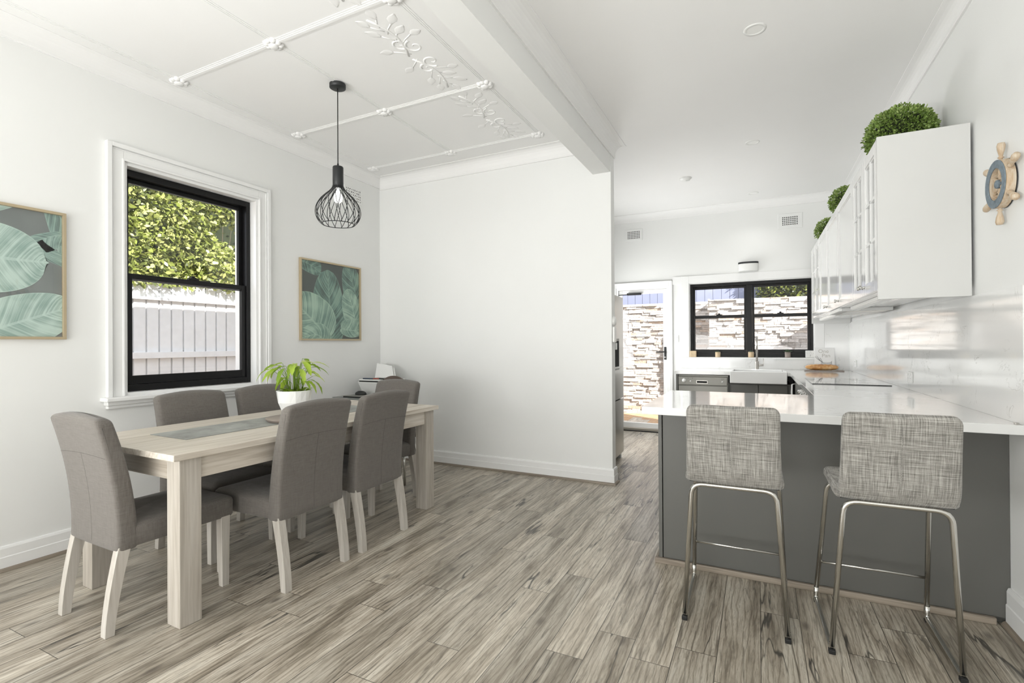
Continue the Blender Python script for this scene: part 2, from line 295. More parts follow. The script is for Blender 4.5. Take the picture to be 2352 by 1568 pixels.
# ---------------------------------------------------------------- mesh builder
class MB:
    def __init__(s): s.other = False; s.v = []; s.f = []; s.mi = []; s.sm = []; s.r = []; s.uv = {}
    def add(s, vs, fs, mi=0, smooth=False, r=0.5):
        o = len(s.v); s.other = True; s.v += [tuple(v) for v in vs]
        for f in fs: s.f.append([o+i for i in f]); s.mi.append(mi); s.sm.append(smooth); s.r.append(r)
        return o
    def box(s, x0, x1, y0, y1, z0, z1, mi=0, r=0.5):
        ot = s.other
        if x0 > x1: x0, x1 = x1, x0
        if y0 > y1: y0, y1 = y1, y0
        if z0 > z1: z0, z1 = z1, z0
        vs = [(x, y, z) for x in (x0, x1) for y in (y0, y1) for z in (z0, z1)]
        s.add(vs, [(0, 1, 3, 2), (4, 6, 7, 5), (0, 4, 5, 1), (2, 3, 7, 6), (0, 2, 6, 4), (1, 5, 7, 3)], mi, False, r); s.other = ot; return s
    def quadbox(s, p, q, mi=0):  # p,q: two quads (4 pts each) bottom/top
        s.add(list(p)+list(q), [(3, 2, 1, 0), (4, 5, 6, 7), (0, 1, 5, 4), (1, 2, 6, 5), (2, 3, 7, 6), (3, 0, 4, 7)], mi); return s
    def tube(s, pts, rad, n=12, mi=0, caps=True, closed=False):
        pts = [Vector(p) for p in pts]; k = len(pts)
        rads = rad if isinstance(rad, (list, tuple)) else [rad]*k
        tang = []
        for i in range(k):
            if closed: t = pts[(i+1) % k]-pts[i-1]
            else: t = pts[min(i+1, k-1)]-pts[max(i-1, 0)]
            tang.append(t.normalized())
        a = Vector((0, 0, 1)) if abs(tang[0].z) < 0.9 else Vector((1, 0, 0))
        nrm = (a-tang[0]*a.dot(tang[0])).normalized(); vs = []
        for i in range(k):
            nrm = (nrm-tang[i]*nrm.dot(tang[i])).normalized(); bn = tang[i].cross(nrm)
            for j in range(n):
                an = 2*PI*j/n; vs.append(pts[i]+(nrm*math.cos(an)+bn*math.sin(an))*rads[i])
        fs = []
        for i in range(k if closed else k-1):
            i2 = (i+1) % k
            for j in range(n):
                j2 = (j+1) % n; fs.append((i*n+j, i*n+j2, i2*n+j2, i2*n+j))
        s.add(vs, fs, mi, True)
        if caps and not closed:
            s.add(vs[:n], [tuple(range(n))[::-1]], mi); s.add(vs[-n:], [tuple(range(n))], mi)
        return s
    def lathe(s, prof, c=(0, 0, 0), n=32, mi=0, axis='Z', smooth=True):
        vs = []; k = len(prof)
        for r, h in prof:
            for j in range(n):
                a = 2*PI*j/n; p = (r*math.cos(a), r*math.sin(a), h)
                if axis == 'X': p = (p[2], p[0], p[1])
                if axis == 'Y': p = (p[0], p[2], p[1])
                vs.append((p[0]+c[0], p[1]+c[1], p[2]+c[2]))
        fs = [(i*n+j, i*n+(j+1) % n, (i+1)*n+(j+1) % n, (i+1)*n+j) for i in range(k-1) for j in range(n)]
        s.add(vs, fs, mi, smooth); return s
    def extrude(s, prof, a, b, fn, mi=0, smooth=False, cap=True):  # prof: 2d list, fn(u,v,t)->point, t in (a,b)
        n = len(prof); vs = [fn(u, v, a) for u, v in prof]+[fn(u, v, b) for u, v in prof]
        s.add(vs, [(i, (i+1) % n, n+(i+1) % n, n+i) for i in range(n)], mi, smooth)
        if cap: s.add(vs, [tuple(range(n))[::-1], tuple(range(n, 2*n))], mi)
        return s
    def build(s, name, mats, parent=None, bevel=0, seg=2, subsurf=0, fixn=True):
        me = bpy.data.meshes.new(name); me.from_pydata(s.v, [], s.f)
        if not isinstance(mats, (list, tuple)): mats = [mats]
        for mm in mats: me.materials.append(mm)
        for i, p in enumerate(me.polygons): p.material_index = s.mi[i]; p.use_smooth = s.sm[i]
        if any(r != 0.5 for r in s.r):
            ca = me.color_attributes.new('r', 'FLOAT_COLOR', 'CORNER')
            for i, p in enumerate(me.polygons):
                r = s.r[i]; c = r if isinstance(r, tuple) else (r, r, r)
                for li in p.loop_indices: ca.data[li].color = (*c, 1)
        if s.uv:
            ul = me.uv_layers.new(name='UVMap')
            for i, p in enumerate(me.polygons):
                if i in s.uv:
                    for li, q in zip(p.loop_indices, s.uv[i]): ul.data[li].uv = q
        if fixn:
            bm = bmesh.new(); bm.from_mesh(me); bmesh.ops.remove_doubles(bm, verts=bm.verts, dist=1e-5) if (s.other and not s.uv) else None
            bmesh.ops.recalc_face_normals(bm, faces=bm.faces); bm.to_mesh(me); bm.free()
        me.update()
        o = bpy.data.objects.new(name, me); C.objects.link(o)
        if parent: o.parent = parent
        if bevel:
            md = o.modifiers.new('bevel', 'BEVEL'); md.width = bevel; md.segments = seg; md.limit_method = 'ANGLE'; md.angle_limit = math.radians(40)
            md.harden_normals = False
        if subsurf:
            md = o.modifiers.new('sub', 'SUBSURF'); md.levels = subsurf; md.render_levels = subsurf
        return o
def boxo(name, mat, parent, *b, bevel=0, **k):
    return MB().box(*b).build(name, mat, parent, bevel=bevel, **k)
def thing(name, label, cat, loc=(0, 0, 0), rz=0, group=None):
    o = bpy.data.objects.new(name, None); C.objects.link(o); o.empty_display_size = 0.1
    o.location = loc; o.rotation_euler = (0, 0, rz); tag(o, label, cat, group); return o
def tag(o, label, cat, group=None):
    o['label'] = label; o['category'] = cat
    if group: o['group'] = group
    return o
def struct(o): o['kind'] = 'structure'; return o
def dup(root, loc, rz, label, group=None):
    r = root.copy(); C.objects.link(r); r.location = loc; r.rotation_euler = (0, 0, rz); r['label'] = label
    if group: r['group'] = group
    for ch in list(root.children):
        c = ch.copy(); C.objects.link(c); c.parent = r
        for g in list(ch.children):
            d = g.copy(); C.objects.link(d); d.parent = c
    return r
def S(name, mat, *b, bevel=0): return struct(boxo(name, mat, None, *b, bevel=bevel))
def arc(cx, cy, r, a0, a1, n):
    return [(cx+r*math.cos(a0+(a1-a0)*i/n), cy+r*math.sin(a0+(a1-a0)*i/n)) for i in range(n+1)]

# ================================================================ SETTING
XL, XR = -3.85, 1.0
YD, YK, YR = 4.41, 7.22, -2.35
ZC, ZCK = 3.14, 3.10
# floor
fb = MB(); rnd = random.Random(3)
known = {-1.12: 2.354, -0.80: 1.917, -0.64: 2.145, -1.60: 2.156, -1.28: 1.751, -0.96: 2.595, -1.44: 2.748, -1.76: 3.16}
i0 = int((-4.0+1.12)/0.16)-1
for i in range(-19, 15):
    x0 = round(-1.12+0.16*i, 3); x1 = x0+0.16
    if x1 < XL-0.02 or x0 > XR+0.02: continue
    off = None
    for k_, v_ in known.items():
        if abs(k_-x0) < 0.01: off = v_
    if off is None: off = rnd.random()*1.3
    y = off-1.3*math.ceil((off-YR)/1.3)-1.3
    while y < YK+0.1:
        r = (rnd.random(), rnd.random(), rnd.random())
        fb.add([(x0, y, 0), (x1, y, 0), (x1, y+1.3, 0), (x0, y+1.3, 0)], [(0, 1, 2, 3)], 0, False, r)
        fb.uv[len(fb.f)-1] = [(0, 0), (1, 0), (1, 1.3), (0, 1.3)] if rnd.random() < 0.5 else [(1, 1.3), (0, 1.3), (0, 0), (1, 0)]
        y += 1.3
fl = struct(fb.build('floor', M['floor'], fixn=False))

# left wall with window hole Y 1.85..2.87, z .945..2.515
WY0, WY1, WZ0, WZ1 = 1.855, 2.868, 0.93, 2.52
b = MB(); XO = XL-0.27
for (a0, a1, c0, c1) in ((YR-0.1, WY0, -.3, 3.5), (WY1, YD+0.13, -.3, 3.5), (WY0, WY1, -.3, WZ0), (WY0, WY1, WZ1, 3.5)):
    b.box(XO, XL, a0, a1, c0, c1)
struct(b.build('wall_left', M['wall']))
S('wall_dining_back', M['wall'], XL, -1.18, YD, YD+0.11, 0, 3.4)
S('wall_kitchen_left', M['wall'], -2.25, -2.08, YD+0.11, YK+0.25, -.1, 3.4)
S('wall_right', M['wall'], XR, XR+0.25, YR-0.1, YK+0.25, -.1, 3.4)
S('wall_rear', M['wall'], XL, XR, YR-0.15, YR-0.02, 0, 3.4)
# kitchen back wall: door hole X -1.80..-1.10, z 0..2.03 ; window hole X -.85..+.625, z 1.07..2.07
DX0, DX1, DZ = -1.86, -1.115, 2.06
KX0, KX1, KZ0, KZ1 = -0.85, 0.63, 1.07, 2.08
b = MB(); YKo = YK+0.24
for (a0, a1, c0, c1) in ((-2.25, DX0, -.1, 3.4), (DX1, KX0, -.1, 3.4), (KX1, XR, -.1, 3.4), (DX0, DX1, DZ, 3.4), (KX0, KX1, -.1, KZ0), (KX0, KX1, KZ1, 3.4)):
    b.box(a0, a1, YK, YKo, c0, c1)
struct(b.build('wall_kitchen_back', M['wall']))
# ceilings
b = MB(); b.box(XL, -1.345, YR, YD, ZC, ZC+0.1)
# bird-cage plaster battens + flower nodes + scroll relief are part of the pressed ceiling
BX = [-3.655, -2.68, -1.755]; BY = [-1.9, -0.93, 0.08, 1.09, 2.11, 3.13, 4.09]
def batten(b, x0, y0, x1, y1):
    for wd, dz in ((0.030, 0.003), (0.019, 0.006), (0.009, 0.009)):
        if x0 == x1: b.box(x0-wd, x0+wd, y0, y1, ZC-dz, ZC+0.005)
        else: b.box(x0, x1, y0-wd, y0+wd, ZC-dz, ZC+0.005)
for x in BX: batten(b, x, YR, x, BY[-1])
for y in BY: batten(b, BX[0], y, BX[-1], y)
for x in BX:
    for y in BY:
        b.lathe([(0.0, ZC-0.030), (0.022, ZC-0.030), (0.030, ZC-0.022), (0.034, ZC+0.004)], (x, y, 0), 12)
        for k in range(8):
            a = PI/4*k; cx, cy = x+0.040*math.cos(a), y+0.040*math.sin(a)
            b.lathe([(0.0, ZC-0.022), (0.014, ZC-0.019), (0.021, ZC-0.008), (0.022, ZC+0.003)], (cx, cy, 0), 8)
def relief_leaf(b, x, y, a, l, wd):
    p = []; n = 9
    for i in range(n):
        t = i/(n-1); hw = wd*math.sin(PI*min(1, t*1.02))**0.8*(1-0.25*t)
        if i % 2 == 1: hw *= 1.12
        p.append((t*l, hw))
    vs = []
    for t, hw in p:
        for s_, h in ((-1, 0.0005), (-.55, 0.0045), (0, 0.002), (.55, 0.0045), (1, 0.0005)):
            lx, ly = t, s_*hw
            vs.append((x+lx*math.cos(a)-ly*math.sin(a), y+lx*math.sin(a)+ly*math.cos(a), ZC-h))
    fs = [(i*5+j, i*5+j+1, (i+1)*5+j+1, (i+1)*5+j) for i in range(n-1) for j in range(4)]
    b.add(vs, fs, 0, True)
def scroll(b, x, y, sgn, size, a0):
    pts = []
    for i in range(40):
        t = i/39; r = size*(1-0.82*t); a = a0+sgn*t*3.6*PI/1.6
        pts.append((x+r*math.cos(a), y+r*math.sin(a), ZC+0.001))
    b.tube(pts, [0.009*(1-0.5*i/39) for i in range(40)], 6)
for cy in (2.62, 3.61, 1.60, 0.58, -0.42):
    cx = -1.94
    for sg in (-1, 1):
        scroll(b, cx+0.02, cy+sg*0.09, sg, 0.065, PI*0.5*sg)
        scroll(b, cx-0.05, cy+sg*0.15, -sg, 0.055, -PI*0.5*sg)
        pts = [(cx-0.08+0.06*math.sin(t*0.5), cy+sg*(0.02+0.40*t/6), ZC+0.001) for t in range(7)]
        b.tube(pts, 0.008, 6)
        for k, (dx, dy, aa, ll) in enumerate(((0.0, .24, .5, .10), (-.10, .26, 2.2, .10), (.03, .33, .7, .10), (-.10, .36, 2.0, .09), (-.02, .40, 1.45, .10), (-.14, .10, 2.8, .09), (.07, .20, .1, .08))):
            b.tube([(cx-0.05, cy+sg*(dy-.07), ZC+0.001), (cx+dx*.5-.03, cy+sg*(dy-.03), ZC), (cx+dx, cy+sg*dy, ZC)], 0.004, 5)
            relief_leaf(b, cx+dx, cy+sg*dy, aa if sg > 0 else -aa, ll, 0.032)
struct(b.build('ceiling', M['ceil'], fixn=True))
S('ceiling_kitchen', M['ceil'], -1.185, XR, YR, YK, ZCK, ZCK+0.1)
S('ceiling_passage', M['ceil'], -2.08, -1.185, YD+0.11, YK, ZCK, ZCK+0.1)
S('trim_1', M['wall'], -1.345, -1.185, YR, YD, 2.81, ZC+0.1)   # beam
# cove cornices
def cove(name, p0, p1, nrm, zb, zt, pr, mitre0=0, mitre1=0, mat='ceil'):
    d = Vector((p1[0]-p0[0], p1[1]-p0[1], 0)).normalized(); n = Vector((*nrm, 0))
    prof = [(0, zb), (0.012, zb), (0.012, zb+0.008)]
    for i in range(7):
        a = PI/2*i/6; prof.append((pr-0.014-(pr-0.028)*math.cos(a)*1.0, zb+0.010+(zt-zb-0.016)*math.sin(a)))
    prof += [(pr, zt-0.005), (pr, zt+0.01), (0, zt+0.01)]
    A = Vector((*p0, 0)); Bv = Vector((*p1, 0)); mb = MB()
    def fn(u, v, t):
        base = A if t == 0 else Bv; sh = (mitre0*u if t == 0 else -mitre1*u)
        q = base+n*u+d*sh; return (q.x, q.y, v)
    mb.extrude(prof, 0, 1, fn)
    return struct(mb.build(name, M[mat]))
cove('trim_2', (XL, YR), (XL, YD), (1, 0), 3.035, ZC, 0.10, 0, 1)
cove('trim_3', (XL, YD), (-1.345, YD), (0, -1), 3.015, ZC, 0.10, 1, 0)
cove('trim_4', (-1.185, YR), (-1.185, YD+0.11), (1, 0), 2.965, ZCK, 0.095, 0, -1)
cove('trim_5', (XR, YR), (XR, YK), (-1, 0), 3.02, ZCK, 0.095, 0, 1)
cove('trim_6', (-2.08, YK), (XR, YK), (0, -1), 3.0, ZCK, 0.095, 1, 1)
cove('trim_7', (-1.18, YD+0.11), (-2.08, YD+0.11), (0, 1), 2.965, ZCK, 0.095, -1, 1)
# baseboards
def skirt(name, p0, p1, nrm, h=0.14, th=0.02, m0=0, m1=0, quad=True, qm='quad'):
    d = Vector((p1[0]-p0[0], p1[1]-p0[1], 0)).normalized(); n = Vector((*nrm, 0)); A = Vector((*p0, 0)); B_ = Vector((*p1, 0))
    prof = [(0, 0), (th, 0), (th, h*0.55), (th*0.82, h*0.58), (th*0.82, h*0.90), (th*0.55, h*0.985), (0.3*th, h), (0, h)]
    def fn(u, v, t):
        q = (A if t == 0 else B_)+n*u+d*(m0*u if t == 0 else -m1*u); return (q.x, q.y, v)
    mb = MB(); mb.extrude(prof, 0, 1, fn)
    if quad:
        qp = [(th, 0), (th+0.016, 0), (th+0.016, 0.004), (th+0.011, 0.014), (th+0.003, 0.019), (th, 0.019)]
        mb.extrude(qp, 0, 1, fn, 1)
    return struct(mb.build(name, [M['trim'], M[qm]]))
skirt('baseboard_left', (XL, YR), (XL, YD), (1, 0), m1=1, qm='quadY')
skirt('baseboard_back', (XL, YD), (-1.18, YD), (0, -1), m0=1, m1=-1)
skirt('baseboard_nib', (-1.18, YD), (-1.18, YD+0.11), (1, 0), m0=-1, quad=True, qm='quadY')
skirt('baseboard_right', (XR, YR), (XR, 2.968), (-1, 0), h=0.17, qm='quadY')

# ---- window_1 (dining, double hung black)
win = struct(bpy.data.objects.new('window_1', None)); C.objects.link(win)
b = MB()   # white lining + architrave
x1 = XL; b.box(XO, x1+0.006, WY0, WY0+0.022, WZ0, WZ1); b.box(XO, x1+0.006, WY1-0.022, WY1, WZ0, WZ1)
b.box(XO, x1+0.006, WY0+0.022, WY1-0.022, WZ1-0.022, WZ1); b.box(XO, x1+0.006, WY0+0.022, WY1-0.022, WZ0, WZ0+0.022)
b.build('lining', M['trim'], win, bevel=0.002)
def archi(name, y0, y1, z0, z1, parent, wd, xf):
    b = MB()
    def ring(w0, w1, th, zt_only=False):
        b.box(xf, xf+th, y0-w1, y0-w0, z0, z1+w1); b.box(xf, xf+th, y1+w0, y1+w1, z0, z1+w1); b.box(xf, xf+th, y0-w0, y1+w0, z1+w0, z1+w1)
    ring(0.0005, wd-.0005, 0.018); ring(wd*0.72, wd, 0.034); ring(0.0, 0.014, 0.026); ring(wd*0.60, wd*0.68, 0.024)
    return b.build(name, M['trim'], parent, bevel=0.003)
archi('architrave', WY0, WY1, WZ0, WZ1, win, 0.105, XL)
b = MB(); b.box(XL-0.05, XL+0.085, WY0-0.135, WY1+0.135, 0.905, 0.932); b.box(XL, XL+0.05, WY0-0.115, WY1+0.115, 0.878, 0.905); b.box(XL, XL+0.03, WY0-0.105, WY1+0.105, 0.855, 0.878)
b.build('window_sill', M['trim'], win, bevel=0.006, seg=3)
FY0, FY1, FZ0, FZ1 = WY0+0.024, WY1-0.024, 0.955, WZ1-0.024
b = MB(); xa, xb = XL-0.16, XL-0.065
b.box(xa, xb, FY0, FY0+0.035, FZ0, FZ1); b.box(xa, xb, FY1-0.035, FY1, FZ0, FZ1); b.box(xa, xb, FY0+0.035, FY1-0.035, FZ1-0.045, FZ1); b.box(xa, xb, FY0+0.035, FY1-0.035, FZ0, FZ0+0.045)
b.build('window_frame', M['black'], win, bevel=0.003)
ZM = 1.755
def sash(name, ya, yb, z0, z1, x0, x1, st, top, bot, parent, axis='Y', lock=False):
    b = MB()
    b.box(x0, x1, ya, ya+st, z0, z1); b.box(x0, x1, yb-st, yb, z0, z1); b.box(x0, x1, ya+st, yb-st, z1-top, z1); b.box(x0, x1, ya+st, yb-st, z0, z0+bot)
    s_ = b.build(name, M['black'], parent, bevel=0.002)
    xm = (x0+x1)/2; g = boxo('pane', M['glass'], s_, xm-0.002, xm+0.002, ya+st, yb-st, z0+bot, z1-top)
    return s_
us = sash('sash', FY0+0.036, FY1-0.036, ZM-0.02, FZ1-0.046, XL-0.15, XL-0.12, 0.032, 0.03, 0.035, win)
ls = sash('sash', FY0+0.036, FY1-0.036, FZ0+0.046, ZM+0.022, XL-0.112, XL-0.078, 0.034, 0.038, 0.06, win)
b = MB(); b.box(XL-0.105, XL-0.078, 2.335, 2.415, ZM+0.023, ZM+0.034); b.lathe([(0, .02), (0.013, .018), (0.016, 0)], (XL-0.092, 2.375, ZM+0.033), 12); b.box(XL-0.1, XL-0.085, 2.36, 2.40, ZM+0.034, ZM+0.045)
b.build('sash_lock', M['black'], win, bevel=0.001)

lampf3 = struct(bpy.data.objects.new('lamp_frame_kitchen', None)); C.objects.link(lampf3)  # added frame round the kitchen fill lamp, not a real window
lampf4 = struct(bpy.data.objects.new('lamp_frame_left', None)); C.objects.link(lampf4)  # made-up frame for the left fill lamp, the wall behind is solid
b = MB(); b.box(XL, XL+0.05, -1.78, -1.71, 0.72, 2.42); b.box(XL, XL+0.05, -0.19, -0.12, 0.72, 2.42); b.box(XL, XL+0.05, -1.71, -0.19, 2.36, 2.42); b.box(XL, XL+0.05, -1.71, -0.19, 0.70, 0.76)
b.build('window_frame', M['trim'], lampf4, bevel=0.004)  # dressing for the added left lamp
b = MB(); b.box(-2.08, -2.03, 5.77, 5.83, 0.62, 2.22); b.box(-2.08, -2.03, 6.93, 6.99, 0.62, 2.22); b.box(-2.08, -2.03, 5.83, 6.93, 2.17, 2.22); b.box(-2.08, -2.03, 5.83, 6.93, 0.62, 0.67)
b.build('window_frame', M['trim'], lampf3, bevel=0.004)  # surrounds the added kitchen lamp only, no glass in it
# ---- window_2 (kitchen, pair of double hung)
win2 = struct(bpy.data.objects.new('window_2', None)); C.objects.link(win2)
b = MB(); b.box(KX0, KX0+0.012, YK-0.004, YKo, KZ0, KZ1); b.box(KX1-0.012, KX1, YK-0.004, YKo, KZ0, KZ1); b.box(KX0+0.012, KX1-0.012, YK-0.004, YKo, KZ1-0.012, KZ1); b.box(KX0-0.005, KX1+0.005, YK-0.055, YKo, KZ0-0.018, KZ0-0.0002)
b.build('lining', M['trim'], win2, bevel=0.002)
b = MB(); aw = 0.10
b.box(KX0-aw, KX0, YK-0.018, YK, KZ0, KZ1+aw); b.box(KX1, KX1+aw, YK-0.018, YK, KZ0, KZ1+aw); b.box(KX0, KX1, YK-0.018, YK, KZ1, KZ1+aw)
b.build('architrave', M['trim'], win2, bevel=0.003)
def kfr(x0, x1, z0, z1, y0, y1, st, top, bot, name, parent, pane=True):
    b = MB(); b.box(x0, x0+st, y0, y1, z0, z1); b.box(x1-st, x1, y0, y1, z0, z1); b.box(x0+st, x1-st, y0, y1, z1-top, z1); b.box(x0+st, x1-st, y0, y1, z0, z0+bot)
    s_ = b.build(name, M['black'], parent, bevel=0.002)
    if pane:
        ym = (y0+y1)/2; boxo('pane', M['glass'], s_, x0+st, x1-st, ym-0.002, ym+0.002, z0+bot, z1-top)
    return s_
kx0, kx1, kz0, kz1 = KX0+0.014, KX1-0.014, KZ0+0.002, KZ1-0.014; km = -0.105
kfr(kx0, kx1, kz0, kz1, YK+0.05, YK+0.13, 0.03, 0.04, 0.05, 'window_frame', win2, False)
boxo('mullion', M['black'], win2, km-0.035, km+0.035, YK+0.045, YK+0.135, kz0+0.05, kz1-0.04, bevel=0.003)
zm2 = 1.615
for (a0, a1) in ((kx0+0.031, km-0.036), (km+0.036, kx1-0.031)):
    kfr(a0, a1, zm2-0.02, kz1-0.041, YK+0.095, YK+0.12, 0.025, 0.03, 0.03, 'sash', win2)
    kfr(a0, a1, kz0+0.051, zm2+0.02, YK+0.06, YK+0.09, 0.028, 0.035, 0.05, 'sash', win2)
    xm = (a0+a1)/2
    b = MB(); b.box(xm-0.035, xm+0.035, YK+0.058, YK+0.09, zm2+0.021, zm2+0.031); b.lathe([(0, .018), (0.012, .016), (0.014, 0)], (xm, YK+0.074, zm2+0.03), 10)
    b.build('sash_lock', M['black'], win2)

# ---- door_1 (white framed glass door to courtyard)
door = struct(bpy.data.objects.new('door_1', None)); C.objects.link(door)
b = MB()
b.box(DX1-0.03, DX1, YK-0.006, YKo-0.05, 0.0, DZ); b.box(DX0, DX0+0.03, YK-0.006, YKo-0.05, 0.0, DZ); b.box(DX0+0.03, DX1-0.03, YK-0.006, YKo-0.05, DZ-0.03, DZ)
b.build('jamb', M['trim'], door, bevel=0.002)
b = MB(); aw = 0.075
b.box(DX1, DX1+aw-0.03, YK-0.02, YK, 0, DZ+aw); b.box(DX0-aw, DX0, YK-0.02, YK, 0, DZ+aw); b.box(DX0, DX1, YK-0.02, YK, DZ, DZ+aw)
b.box(DX0-aw, DX1+aw-0.03, YK-0.028, YK, DZ+aw-0.018, DZ+aw)
b.build('architrave', M['trim'], door, bevel=0.004)
b = MB(); lx0, lx1, lz0, lz1 = DX0+0.034, DX1-0.034, 0.05, DZ-0.034; ys, ye = YK+0.02, YK+0.06; st = 0.05
b.box(lx0, lx0+st, ys, ye, lz0, lz1); b.box(lx1-st, lx1, ys, ye, lz0, lz1); b.box(lx0+st, lx1-st, ys, ye, lz1-0.055, lz1); b.box(lx0+st, lx1-st, ys, ye, lz0, lz0+0.07)
leaf = b.build('door_leaf', M['trim'], door, bevel=0.003)
boxo('pane', M['glass'], leaf, lx0+st, lx1-st, YK+0.038, YK+0.042, lz0+0.07, lz1-0.055)
b = MB(); b.box(DX0, DX1, YK-0.01, YK+0.1, 0.0, 0.045); b.box(DX0, DX1, YK-0.03, YK-0.01, 0.0, 0.012, 1)
b.build('door_threshold', [M['steel'], M['black']], door, bevel=0.003)
b = MB(); hx = lx1-st/2; b.box(hx-0.016, hx+0.016, ys-0.010, ys, 1.03, 1.21); b.tube([(hx, ys-0.008, 1.14), (hx, ys-0.05, 1.14), (hx-0.02, ys-0.055, 1.14), (hx-0.115, ys-0.055, 1.14)], 0.009, 10); b.lathe([(0, -.006), (0.010, -.006), (0.010, 0)], (hx, ys-0.010, 1.065), 12, 1, 'Y')
b.build('door_handle', [M['blackm'], M['chrome']], door, bevel=0.002)
b = MB(); b.box(-1.70, -1.50, ys-0.045, ys-0.001, 1.955, 1.985); b.tube([(-1.70, ys-0.03, 1.965), (-1.78, ys-0.06, 1.962), (-1.83, ys-0.02, 1.962)], 0.007, 8)
b.build('door_closer', M['blackm'], door, bevel=0.003)

# board next to window / door head rail moulding
S('trim_8', M['trim'], DX1+0.046, KX0-0.10, YK-0.014, YK, 2.075, 2.18)
S('trim_9', M['trim'], -2.08, DX0-0.076, YK-0.014, YK, 2.075, 2.18)

# ---- wall vents (structure of wall -> things)
def vent_grid(name, label, cx, cz, W_, H_, nx, nz, group=None):
    t = thing(name, label, 'air vent', (cx, YK, cz))
    b = MB(); b.box(-W_/2, W_/2, -0.006, 0, -H_/2, H_/2)
    b.build('vent_plate', M['wall'], t, bevel=0.002)
    b = MB(); hs = 0.0125; 
    for i in range(nx):
        for j in range(nz):
            x = (i-(nx-1)/2)*0.0225; z = (j-(nz-1)/2)*0.0225; s_ = 0.0062
            b.box(x-s_, x+s_, -0.0072, -0.005, z-s_, z+s_)
    b.build('vent_holes', M['dark'], t); return t
vent_grid('wall_vent', 'square-holed white wall vent high above the glass door', -1.60, 2.822, 0.25, 0.165, 8, 5)
vent_grid('wall_vent', 'square-holed white wall vent high above the kitchen window', 0.37, 2.803, 0.27, 0.19, 8, 5)
t = thing('wall_vent', 'ornate pierced plaster vent high on the window wall behind the pendant light', 'air vent', (XL, 3.99, 2.855))
boxo('vent_plate', M['wall'], t, 0, 0.010, -0.13, 0.13, -0.085, 0.085, bevel=0.003)
b = MB(); rr = random.Random(5)
for i in range(9):
    for j in range(5):
        y = -0.10+i*0.025+rr.uniform(-.003, .003); z = -0.055+j*0.027
        a = math.sin(i*1.3+j*2.1)*0.7; h_ = 0.005+0.007*abs(math.sin(i*0.9+j*1.7)); wd_ = 0.003+0.002*abs(math.cos(i+j))
        pts = [(0.0104, y+wd_*c*math.cos(a)-h_*s*math.sin(a), z+wd_*c*math.sin(a)+h_*s*math.cos(a)) for c, s in [(math.cos(q*PI/4), math.sin(q*PI/4)) for q in range(8)]]
        b.add(pts, [tuple(range(8))], 0)
b.build('vent_holes', M['dark'], t)

# ================================================================ PENDANT
t = thing('pendant_light', 'black wire cage pendant light hanging on a cord over the dining table', 'pendant light', (-2.69, 2.645, ZC))
MB().lathe([(0.0, -0.030), (0.050, -0.030), (0.056, -0.026), (0.056, 0.0)], (0, 0, -0.006), 36).build('ceiling_rose', M['blackm'], t)
MB().tube([(0, 0, -0.03), (0, 0, -0.575)], 0.0035, 8).build('cord', M['cord'], t)
Z0 = 2.545-ZC
MB().lathe([(0.0, 0.02), (0.006, 0.02), (0.007, 0.0), (0.034, -0.002), (0.037, -0.008), (0.037, -0.14), (0.030, -0.15), (0.030, -0.155)], (0, 0, Z0), 32).build('neck', M['blackm'], t)
b = MB(); nw = 16
prof = [(0.034, -0.13), (0.040, -0.152), (0.058, -0.178), (0.090, -0.208), (0.123, -0.245), (0.146, -0.285), (0.1545, -0.325), (0.150, -0.360), (0.134, -0.392), (0.112, -0.415)]
def smooth_prof(pr, n):
    out = []
    for i in range(n+1):
        s_ = i/n*(len(pr)-1); k = min(int(s_), len(pr)-2); f_ = s_-k
        p0, p1, p2, p3 = pr[max(k-1, 0)], pr[k], pr[k+1], pr[min(k+2, len(pr)-1)]
        out.append(tuple(0.5*((2*p1[c])+(-p0[c]+p2[c])*f_+(2*p0[c]-5*p1[c]+4*p2[c]-p3[c])*f_*f_+(-p0[c]+3*p1[c]-3*p2[c]+p3[c])*f_**3) for c in (0, 1)))
    return out
sp = smooth_prof(prof, 26)
for s_ in (-1, 1):
    for k in range(nw):
        a0 = 2*PI*k/nw
        b.tube([(r*math.cos(a0+s_*0.62*(i/26)), r*math.sin(a0+s_*0.62*(i/26)), Z0+z) for i, (r, z) in enumerate(sp)], 0.0023, 6)
b.tube([(0.112*math.cos(2*PI*i/48), 0.112*math.sin(2*PI*i/48), Z0-0.415) for i in range(48)], 0.0028, 6, closed=True)
b.build('wire_cage', M['blackm'], t)
MB().lathe([(0.0, -0.155), (0.018, -0.155), (0.018, -0.185), (0.026, -0.20), (0.030, -0.225), (0.026, -0.25), (0.012, -0.262), (0.0, -0.264)], (0, 0, Z0), 24).build('bulb', M['bulb'], t)

# ================================================================ TABLE
TR = math.radians(-1.3)
tb = thing('dining_table', 'whitewashed timber dining table with thick square legs', 'table', (-2.327, 1.339, 0), TR)
